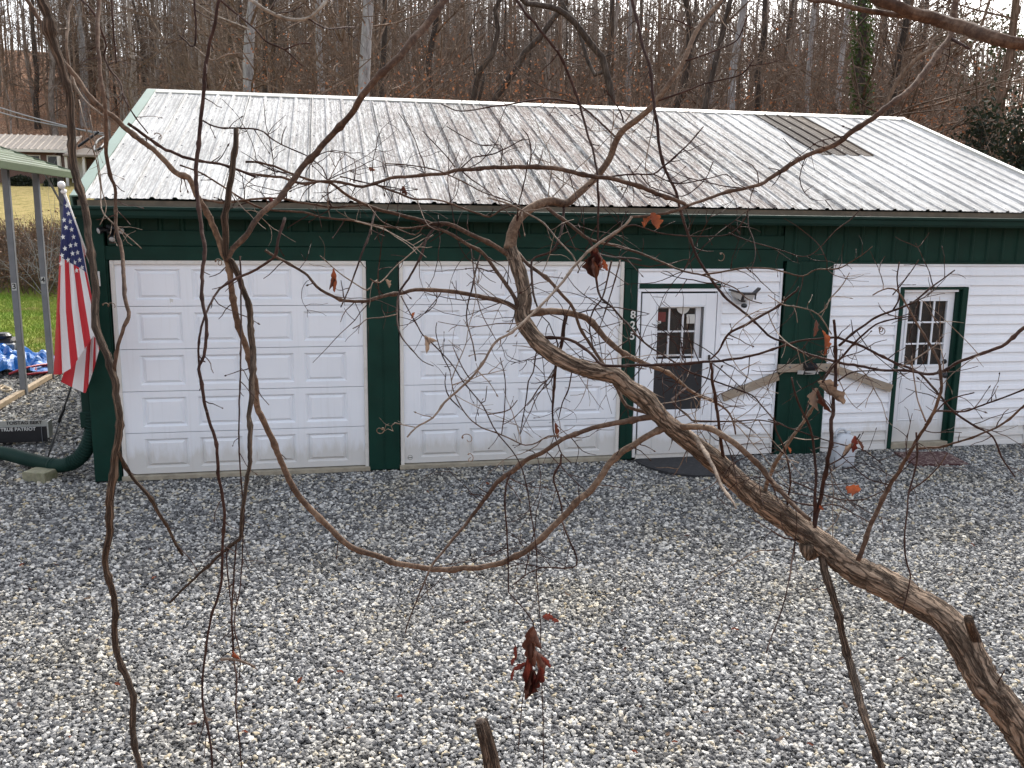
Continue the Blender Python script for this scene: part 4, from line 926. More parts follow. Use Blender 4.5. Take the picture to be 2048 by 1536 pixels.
class Fast:                                  # fast triangular twigs for big masses
    def __init__(s): s.V = []; s.F = []; s.n = 0
    def stick(s, P, r):
        P = np.asarray(P, float); n = len(P); r = np.broadcast_to(r, (n,)); d = P[-1]-P[0]; d = d/(np.linalg.norm(d)+1e-9); a = np.array([0,0,1.]) if abs(d[2]) < .9 else np.array([1.,0,0])
        N1 = np.cross(d, a); N1 /= np.linalg.norm(N1)+1e-9; N2 = np.cross(d, N1)
        for k in range(3):
            t = 2.094*k; 
            s.V.append(P+np.outer(r*math.cos(t), N1)+np.outer(r*math.sin(t), N2))
        b = s.n
        for k in range(3):
            k2 = (k+1) % 3
            for i in range(n-1): s.F.append((b+k*n+i, b+k2*n+i, b+k2*n+i+1, b+k*n+i+1))
        s.n += 3*n
    def quads(s, C, size, rg, flat=.0, up=None):
        m = len(C); A = rg.normal(size=(m,3)); A /= np.linalg.norm(A, axis=1)[:, None]; Bq = np.cross(A, rg.normal(size=(m,3))); Bq /= np.linalg.norm(Bq, axis=1)[:, None]
        if up is not None: A[:, 2] *= up; Bq[:, 2] *= up
        sz = (size*rg.uniform(.6,1.4,m))[:, None]
        Q = np.stack([C-A*sz, C-Bq*sz*.55, C+A*sz, C+Bq*sz*.55], 1).reshape(-1,3); b = s.n; s.V.append(Q)
        s.F += [(b+4*i, b+4*i+1, b+4*i+2, b+4*i+3) for i in range(m)]; s.n += 4*m
    def build(s, name, mat, parent=None, **k):
        b = MB(); b.v = [np.vstack(s.V)]; b.f = s.F; b.n = s.n; b.uv = [np.zeros((s.n,2))]; return b.build(name, mat, parent, **k)

def grow(rg, fs, base, d, L, r, lev, maxlev):
    n = 4 if lev < 2 else 3; P = [base]; dd = d.copy()
    for i in range(n-1):
        dd = dd+rg.normal(0, .16, 3)+np.array([0,0,.07]); dd /= np.linalg.norm(dd); P.append(P[-1]+dd*L/(n-1))
    P = np.array(P); fs.stick(P, np.linspace(r, r*.35, n))
    if lev < maxlev:
        for k in range(rg.integers(4, 7) if lev == 1 else rg.integers(3, 5)):
            t = rg.uniform(.25, 1); i = min(n-2, int(t*(n-1))); q = P[i]+(P[i+1]-P[i])*(t*(n-1)-i); e = dd+rg.normal(0, .75, 3); e /= np.linalg.norm(e); grow(rg, fs, q, e, L*rg.uniform(.35,.6), r*.5, lev+1, maxlev)
protos = []
for k in range(7):
    rg = np.random.default_rng(100+k); H = 21.; n = 22; t = np.linspace(0, 1, n)
    P = np.stack([np.cumsum(rg.normal(0,.055,n)), np.cumsum(rg.normal(0,.055,n)), t*H], 1); P[:, :2] -= P[0, :2]
    rad = .2*(1-.80*t)*(1+.35*np.exp(-t*40)); tm = MB().tube(P, rad, 9, False, rough=.05, seed=k).mesh('trunk', WB['grey']); tm.shade_smooth()
    fs = Fast()
    for j in range(30):
        tt = rg.uniform(.16, .98) if j > 7 else rg.uniform(.10,.4); i = min(n-2, int(tt*(n-1))); q = P[i]; a = rg.uniform(0, 6.283); up = rg.uniform(.15,1.1)
        d = np.array([math.cos(a), math.sin(a), up]); d /= np.linalg.norm(d); L_ = (2.0+4.2*(1-tt))*rg.uniform(.5,1.1)*(.7 if j <= 7 else 1)
        grow(rg, fs, q, d, L_, max(.014, rad[i]*.38*rg.uniform(.6,1)), 1, 3)
    b = MB(); b.v = [np.vstack(fs.V)]; b.f = fs.F; b.n = fs.n; b.uv = [np.zeros((fs.n,2))]; cm = b.mesh('crown', WB['grey'])
    protos.append((tm, cm, P.copy()))
def put_tree(u, D, w_px, tone, label, group=None, tilt=0., k=None, name='bare_tree', hs=1., lean=0., fixed=False):
    p = PX(u, 235, D); zb = float(terr(p[0], p[1])); 
    dia = w_px*D/FPX; s = dia/.37; T = bpy.data.objects.new(name, None); COL.objects.link(T); T.location = (p[0], p[1], zb-.1); T.empty_display_size = .3
    T['_wl'] = [float(p[0]), float(p[1]), zb-.1]; T.rotation_euler = (lean, tilt, 0); tag(T, label, 'tree', group)
    k = rng.integers(0, len(protos)) if k is None else k; rz = 0. if fixed else rng.uniform(0, 6.283)
    sz = hs*(1. if fixed else rng.uniform(.9,1.15))
    for nm, me_, sc in (('trunk', protos[k][0], (s, s, sz)), ('crown', protos[k][1], (max(.75, min(s,1.25)),)*2+(sz,))):
        o = bpy.data.objects.new(nm, me_); COL.objects.link(o); o.parent = T; o.scale = sc; o.rotation_euler = (0,0,rz)
        o.material_slots[0].link = 'OBJECT'; o.material_slots[0].material = WB[tone if nm == 'trunk' else ('brown' if tone in ('brown','pale') else 'twig')]
    return T
# trees that can be told apart, left to right
put_tree(170, 88, 15, 'pale', 'pale grey trunk rising behind the brick house porch', k=0)
put_tree(107, 84, 12, 'grey', 'grey trunk standing on the leafy slope above the brick house roof', k=1)
put_tree(262, 70, 11, 'grey', 'slim grey trunk just left of the roof ridge end', k=2)
put_tree(502, 36, 26, 'pale', 'broad pale grey trunk behind the left end of the ridge', k=3, tilt=-.02)
put_tree(526, 38, 13, 'dark', 'dark slim trunk close beside the broad pale trunk on the left', k=4)
put_tree(547, 41, 17, 'dark', 'dark mossy trunk right of the broad pale trunk on the left', k=5)
put_tree(707, 33, 27, 'pale', 'thick smooth pale trunk leaning right behind the ridge', k=0, tilt=.09)
put_tree(768, 42, 16, 'dark', 'dark brown trunk right of the leaning pale trunk', k=1)
put_tree(838, 44, 17, 'dark', 'dark trunk tilting right behind the left half of the ridge', k=2, tilt=.05)
put_tree(1085, 52, 13, 'grey', 'grey trunk behind the middle of the ridge', k=4)
put_tree(1115, 56, 12, 'grey', 'second grey trunk behind the middle of the ridge', k=6)
put_tree(1212, 60, 12, 'grey', 'straight grey trunk beside the crooked dark tree', k=3)
put_tree(1350, 33, 14, 'dark', 'dark trunk leaning right above the ridge with forked limbs', k=5, tilt=.17)
put_tree(1455, 38, 18, 'pale', 'pale bluish lichen-covered trunk behind the right half of the ridge', k=1, tilt=.04)
put_tree(1500, 41, 15, 'dark', 'dark trunk right of the bluish lichen-covered trunk', k=2, tilt=.02)
put_tree(1612, 42, 12, 'pale', 'speckled pale trunk left of the brown skylight sheet', k=4, tilt=.02)
put_tree(1672, 44, 13, 'pale', 'second speckled pale trunk above the skylight sheet', k=6, tilt=.02)
ivy = put_tree(1738, 34, 26, 'dark', 'ivy-covered trunk near the right end of the ridge', k=3, fixed=True)
put_tree(1768, 36, 19, 'dark', 'dark bluish trunk touching the ivy-covered trunk', k=0, tilt=.015)
put_tree(1792, 40, 18, 'brown', 'brown trunk just right of the ridge end', k=5, tilt=.04)
put_tree(1985, 34, 20, 'brown', 'reddish brown trunk leaning right at the far right edge', k=2, tilt=.06)
rg = np.random.default_rng(5); p = np.array(ivy['_wl'])
def cyl_leaves(p, r, z0, z1, m): a = rg.uniform(0, 6.283, m); rr_ = r*(1+np.abs(rg.normal(0,.35,m))); return np.stack([p[0]+rr_*np.cos(a), p[1]+rr_*np.sin(a), p[2]+z0+(z1-z0)*rg.uniform(0,1,m)**1.25], 1)
C_ = cyl_leaves(p, .26, 0, 13.5, 4600)-p; s_i = 26*34/FPX/.37; P3 = protos[3][2]; C_[:,0] += s_i*np.interp(C_[:,2], P3[:,2], P3[:,0]); C_[:,1] += s_i*np.interp(C_[:,2], P3[:,2], P3[:,1]); fs = Fast(); fs.quads(C_, .075, rg); o = fs.build('ivy', M['leaf_green']); o.parent = ivy
# crooked dark trees traced by their own outline, standing well behind the garage
def crooked(paths, D, label, tone='dark'):
    base = PX(paths[0][0][0], paths[0][0][1], D); zb = float(terr(base[0], base[1])); T = thing('crooked_tree', (base[0], base[1], zb-.1), label, 'tree')
    for i, (pts, ws) in enumerate([(q[:-1], q[-1]) for q in paths]):
        P = [PX(u, v, D+.25*j*(1 if i % 2 else -1)) for j, (u, v) in enumerate(pts)]; wd = np.interp(np.linspace(0,1,60), np.linspace(0,1,len(ws)), ws)
        if i == 0: P = [np.array([P[0][0]+(.3 if len(P) else 0), P[0][1], zb-.15])]+P
        last = P[-1]+(P[-1]-P[-2])*.8+np.array([0,0,1.5]); P.append(last); P = catmull(P, .25); wd = np.interp(np.linspace(0,1,len(P)), np.linspace(0,1,60), wd)
        MB().tube(P, wd*D/FPX/2, 9, rough=.06, seed=i).build('trunk' if i == 0 else 'limb', WB[tone], T, True)
        fs = Fast(); rg_ = np.random.default_rng(900+i+int(D*10))
        for q in P[len(P)//4::3]:
            for _ in range(2):
                d = rg_.normal(0,1,3); d[2] = abs(d[2]); d /= np.linalg.norm(d); grow(rg_, fs, q, d, rg_.uniform(.7,2.2), .02, 2, 3)
        fs.build('branches', WB[tone], T, kind='stuff')
    return T
crooked([[(1226,225),(1222,180),(1205,115),(1180,85),(1150,45),(1115,18),(1070,8),(1040,-5),(13,13,11,9)], [(1216,140),(1190,150),(1175,120),(1163,75),(1148,40),(1120,-5),(8,7,6)]], 31, 'crooked dark tree arching left above the middle of the ridge')
crooked([[(945,205),(955,160),(962,140),(985,110),(997,60),(990,20),(1005,-10),(12,11,9,7)], [(958,200),(970,150),(962,138),(950,150),(6,5,4)]], 33, 'forked dark tree behind the ridge centre')
crooked([[(985,205),(1010,170),(1035,135),(1050,105),(1080,75),(1105,40),(1130,10),(14,13,11,9)]], 35, 'dark stem slanting right from behind the ridge centre')
crooked([[(1352,215),(1368,170),(1378,110),(1380,50),(1372,0),(14,13,12,10)], [(1378,100),(1400,60),(1425,25),(1445,0),(9,8,7)]], 36, 'dark forked stem behind the right centre of the ridge')
crooked([[(1760,235),(1785,180),(1810,140),(1840,112),(1880,95),(1925,82),(1960,60),(9,8,7,5)], [(1850,108),(1870,75),(1895,50),(5,4,3)]], 30, 'thin crooked limb stretching right beyond the ridge end', 'brown')
# the many alike trees
NG = 0
for i in range(150):
    u = rg.uniform(150, 1900) if i > 12 else rg.uniform(-120, 330); D = rg.uniform(50, 112)
    if u < 330: D = rg.uniform(84, 118)
    w_ = rg.uniform(.18,.50)*FPX/D; tone = rg.choice(['grey','grey','dark','brown','pale'])
    where = ('on the leafy hillside above the brick house' if u < 300 else 'behind the left end of the garage ridge' if u < 640 else 'between the leaning pale trunk and the ridge centre' if u < 950 else 'behind the crooked dark trees at the ridge centre' if u < 1260 else 'behind the ridge left of the skylight sheet' if u < 1560 else 'near the ivy-covered trunk right of the skylight sheet')
    size = 'stout' if w_*D/FPX > .34 else 'slender'; tw = {'grey': 'grey', 'dark': 'dark', 'brown': 'brown', 'pale': 'pale'}[str(tone)]
    lab = f'{size} {tw} bare tree {where}'; grp = f'{size} {tw} trees {where}'
    put_tree(u, D, w_, tone, lab, grp, tilt=rg.normal(0,.03), lean=rg.normal(0,.03))
# far wood and undergrowth as masses
fs = Fast(); fd = Fast()
for i in range(2900):
    u = rg.uniform(-150, 2200); D = rg.uniform(78, 150)
    if (u < 340 and rg.random() < .62) or (u > 1890 and rg.random() < .55): continue
    p = PX(u, 200, D); z = float(terr(p[0], p[1])); H = rg.uniform(11, 20); q = np.array([p[0], p[1], z-.2]); d = np.array([rg.normal(0,.04), rg.normal(0,.04), 1.])
    P = q+np.outer(np.linspace(0,1,5)*H, d)+np.vstack([np.zeros(3), rg.normal(0,.12,(4,3))]); r = rg.uniform(.05,.15); f_ = fs if rg.random() < .6 else fd; f_.stick(P, np.linspace(r, r*.3, 5))
    for k in range(26):
        t = rg.uniform(.15,1); b0 = q+d*H*t; a = rg.uniform(0,6.283); e = np.array([math.cos(a), math.sin(a), rg.uniform(.2,1.2)]); L_ = rg.uniform(.6,2.6); m1 = b0+e*L_*.5+rg.normal(0,.1,3); f_.stick([b0, m1, m1+e*L_*.5+rg.normal(0,.2,3)], [r*.28,r*.2,.008])
o = fs.build('far_wood', WB['grey'], kind='stuff'); tag(o, 'mass of thin grey far-off trees on the hillside', 'woods')
o = fd.build('far_wood', WB['brown'], kind='stuff'); tag(o, 'mass of thin brown far-off trees on the hillside', 'woods')
fs = Fast(); fl = Fast(); LC = []
for i in range(4600):
    u = rg.uniform(-100, 2200); D = rg.uniform(30, 108) if u > 330 else rg.uniform(80, 118); p = PX(u, 230, D)
    if p[0] < -2 and p[1] < 72: continue
    if p[1] < 11: continue
    if u < 330 and rg.random() < .7: continue
    z = float(terr(p[0], p[1])); H = rg.uniform(1.5, 9.5); q = np.array([p[0], p[1], z-.05]); d = np.array([rg.normal(0,.16), rg.normal(0,.16), 1.]); bend = rg.normal(0,.25,3)
    P = np.array([q, q+d*H*.4+bend*.5, q+d*H*.75+bend, q+d*H+bend*.4]); fs.stick(P, [.028,.02,.013,.006])
    for k in range(10):
        t = rg.uniform(.15,1); b0 = q+d*H*t+bend*min(1,t*1.3); a = rg.uniform(0,6.283); e = np.array([math.cos(a), math.sin(a), rg.uniform(-.1,1.)]); L_ = rg.uniform(.3,1.5); m1 = b0+e*L_*.5; fs.stick([b0, m1, m1+(e+rg.normal(0,.35,3))*L_*.5], [.010,.007,.004])
    if rg.random() < .20: LC.append(q+np.array([0,0,H*.5])+rg.normal(0,1,(230,3))*np.array([.8,.8,H*.22]))
o = fs.build('undergrowth', WB['brown'], kind='stuff'); tag(o, 'tangled bare undergrowth between the trees', 'undergrowth')
fl.quads(np.vstack(LC), .055, rg); o = fl.build('beech_leaves', M['leaf_orange'], kind='stuff'); tag(o, 'rusty leaves clinging to saplings in the woods', 'leaves')
# evergreens on the right
def evergreen(u, v0, v1, wpx, D, label, name='evergreen_shrub', mat='leaf_dark', m=2600, size=.09):
    p = PX(u, v1, D); zb = float(terr(p[0], p[1])); ztop = PX(u, v0, D)[2]; T = thing(name, (p[0], p[1], zb-.05), label, 'tree'); H = ztop-zb; rx = wpx*D/FPX/2; rg_ = np.random.default_rng(int(u))
    fs_ = Fast(); C = []
    for k in range(34):
        c = np.array([rg_.normal(0,.45)*rx, rg_.normal(0,.45)*rx, H*rg_.uniform(.12,1)]); C.append(c+rg_.normal(0,1,(m//34,3))*np.array([.22*rx+.12,.22*rx+.12,.07*H+.1])); fs_.stick([(0,0,c[2]*.55), c*np.array([.6,.6,.85]), c], [.04,.025,.01])
    o_ = fs_.build('branches', WB['dark'], kind='stuff'); o_.parent = T; fq = Fast(); fq.quads(np.vstack(C), size, rg_); o_ = fq.build('foliage', M[mat]); o_.parent = T
    o_ = MB().tube([(0,0,0),(.05,.02,H*.5),(0,0,H*.9)], [.09,.06,.02], 8).build('trunk', WB['dark']); o_.parent = T; return T
evergreen(1955, 205, 345, 95, 31, 'dark evergreen shrub beyond the right end of the roof')
evergreen(2035, 225, 365, 80, 29, 'dark evergreen shrub at the right picture edge')
evergreen(1900, 60, 260, 120, 92, 'distant green pine against the sky at upper right', 'pine_tree', 'needle', 3400, .22)
evergreen(1975, 70, 260, 110, 96, 'second distant green pine at upper right beside the open sky', 'pine_tree', 'needle', 3200, .22)
# brush along the bank on the left and the shrubs at the house
fs = Fast(); LC = []
for i in range(7500):
    x, y = rg.uniform(-17, 1.5), rg.uniform(20.2, 24.6); z = float(terr(x, y)); H = rg.uniform(.3, 1.0); d = np.array([rg.normal(0,.3), rg.normal(0,.3), 1.]); q = np.array([x,y,z-.03])
    fs.stick([q, q+d*H*.55, q+d*H+rg.normal(0,.15,3)], [.014,.011,.005])
    for k in range(3): b0 = q+d*H*rg.uniform(.3,1); fs.stick([b0, b0+rg.normal(0,.22,3)+np.array([0,0,.1])], [.005,.002])
    LC.append(q+d*H*.55+rg.normal(0,.25,(4,3)))
o = fs.build('brush', WB['brown'], kind='stuff'); tag(o, 'dry brown brush along the bank below the lawn', 'brush')
fl = Fast(); fl.quads(np.vstack(LC), .05, rg); o = fl.build('brush_leaves', M['leaf_litter'], kind='stuff'); tag(o, 'withered leaves in the dry brush', 'leaves')
def round_shrub(u, v, D, wm, label, mat='leaf_dark'):
    p = onY(u, v, D); T = thing('round_shrub', (p[0], p[1], float(terr(p[0], p[1]))), label, 'shrub'); rg_ = np.random.default_rng(int(u)); C = rg_.normal(0,1,(1500,3)); C /= np.linalg.norm(C,axis=1)[:,None]; C *= rg_.uniform(.6,1,1500)[:,None]*np.array([wm,.8*wm,.72*wm]); C[:,2] = np.abs(C[:,2])*1.15
    fq = Fast(); fq.quads(C, .10, rg_); o_ = fq.build('foliage', M[mat]); o_.parent = T
    fs_ = Fast()
    for k in range(9): e = rg_.normal(0,.5,3); e[2] = .9; fs_.stick([(0,0,0), e*wm*.6], [.03,.01])
    o_ = fs_.build('stems', WB['dark']); o_.parent = T
round_shrub(43, 368, 64, 1.0, 'dark clipped round shrub before the brick house wall'); round_shrub(108, 368, 64.2, .75, 'smaller dark shrub near the brick house porch'); round_shrub(190, 366, 63.5, .9, 'rusty-leaved shrub right of the white porch door', 'leaf_orange')
# near leafless saplings on the lawn
for u, v, D, H, lab in ((92, 590, 20, 2.9, 'thin leafless sapling beside the second carport post'), (158, 590, 18, 2.6, 'thin leafless sapling behind the flag')):
    p = onZ(u, 640, 0); p = onY(u, 600, D); zb = float(terr(p[0], p[1])); T = thing('sapling', (p[0], p[1], zb), lab, 'sapling'); fs_ = Fast(); rg_ = np.random.default_rng(int(u))
    for k in range(9):
        d = np.array([rg_.normal(0,.35), rg_.normal(0,.35), 1.]); d /= np.linalg.norm(d); grow(rg_, fs_, np.zeros(3), d, H*rg_.uniform(.6,1), .012, 1, 3)
    o_ = fs_.build('stems', WB['pale']); o_.parent = T; fq = Fast(); fq.quads(rg_.normal(0,1,(60,3))*np.array([.5,.5,.5])+np.array([0,0,H*.75]), .035, rg_); o_ = fq.build('leaves', M['leaf_litter']); o_.parent = T
# grass blades on the near lawn
def grass_mat():
    m, n, b = new_mat('grass_blades'); f = noise(n, mapping(n), 1.1, 4); c = ramp(n, f, [(.30, (.36,.28,.11)), (.42, (.22,.25,.035)), (.6, (.16,.27,.02))]); n.links.new(c, b.inputs['Base Color']); b.inputs['Roughness'].default_value = .8; return m
m_ = 60000; gxx = rg.uniform(-11, -.8, m_); gyy = rg.uniform(9.0, 20.6, m_); gzz = terr(gxx, gyy); hh = rg.uniform(.03,.11,m_); a = rg.uniform(0,6.283,m_); wd = .010
V = np.stack([np.stack([gxx-wd*np.cos(a), gyy-wd*np.sin(a), gzz-.01],1), np.stack([gxx+wd*np.cos(a), gyy+wd*np.sin(a), gzz-.01],1), np.stack([gxx+rg.normal(0,.04,m_), gyy+rg.normal(0,.04,m_), gzz+hh],1)],1).reshape(-1,3)
b = MB(); b.add(V, [(3*i,3*i+1,3*i+2) for i in range(m_)]); o = b.build('grass', grass_mat(), kind='stuff'); tag(o, 'short green and straw-coloured lawn grass', 'grass')
fl = Fast(); C = np.stack([rg.uniform(-9,14,9000), rg.uniform(-22,-7.2,9000), np.zeros(9000)],1); C[:,2] = terr(C[:,0], C[:,1])+.02; fl.quads(C, .05, rg, up=.35); o = fl.build('leaf_litter', M['leaf_litter'], kind='stuff'); tag(o, 'brown fallen leaves covering the bank', 'leaves')

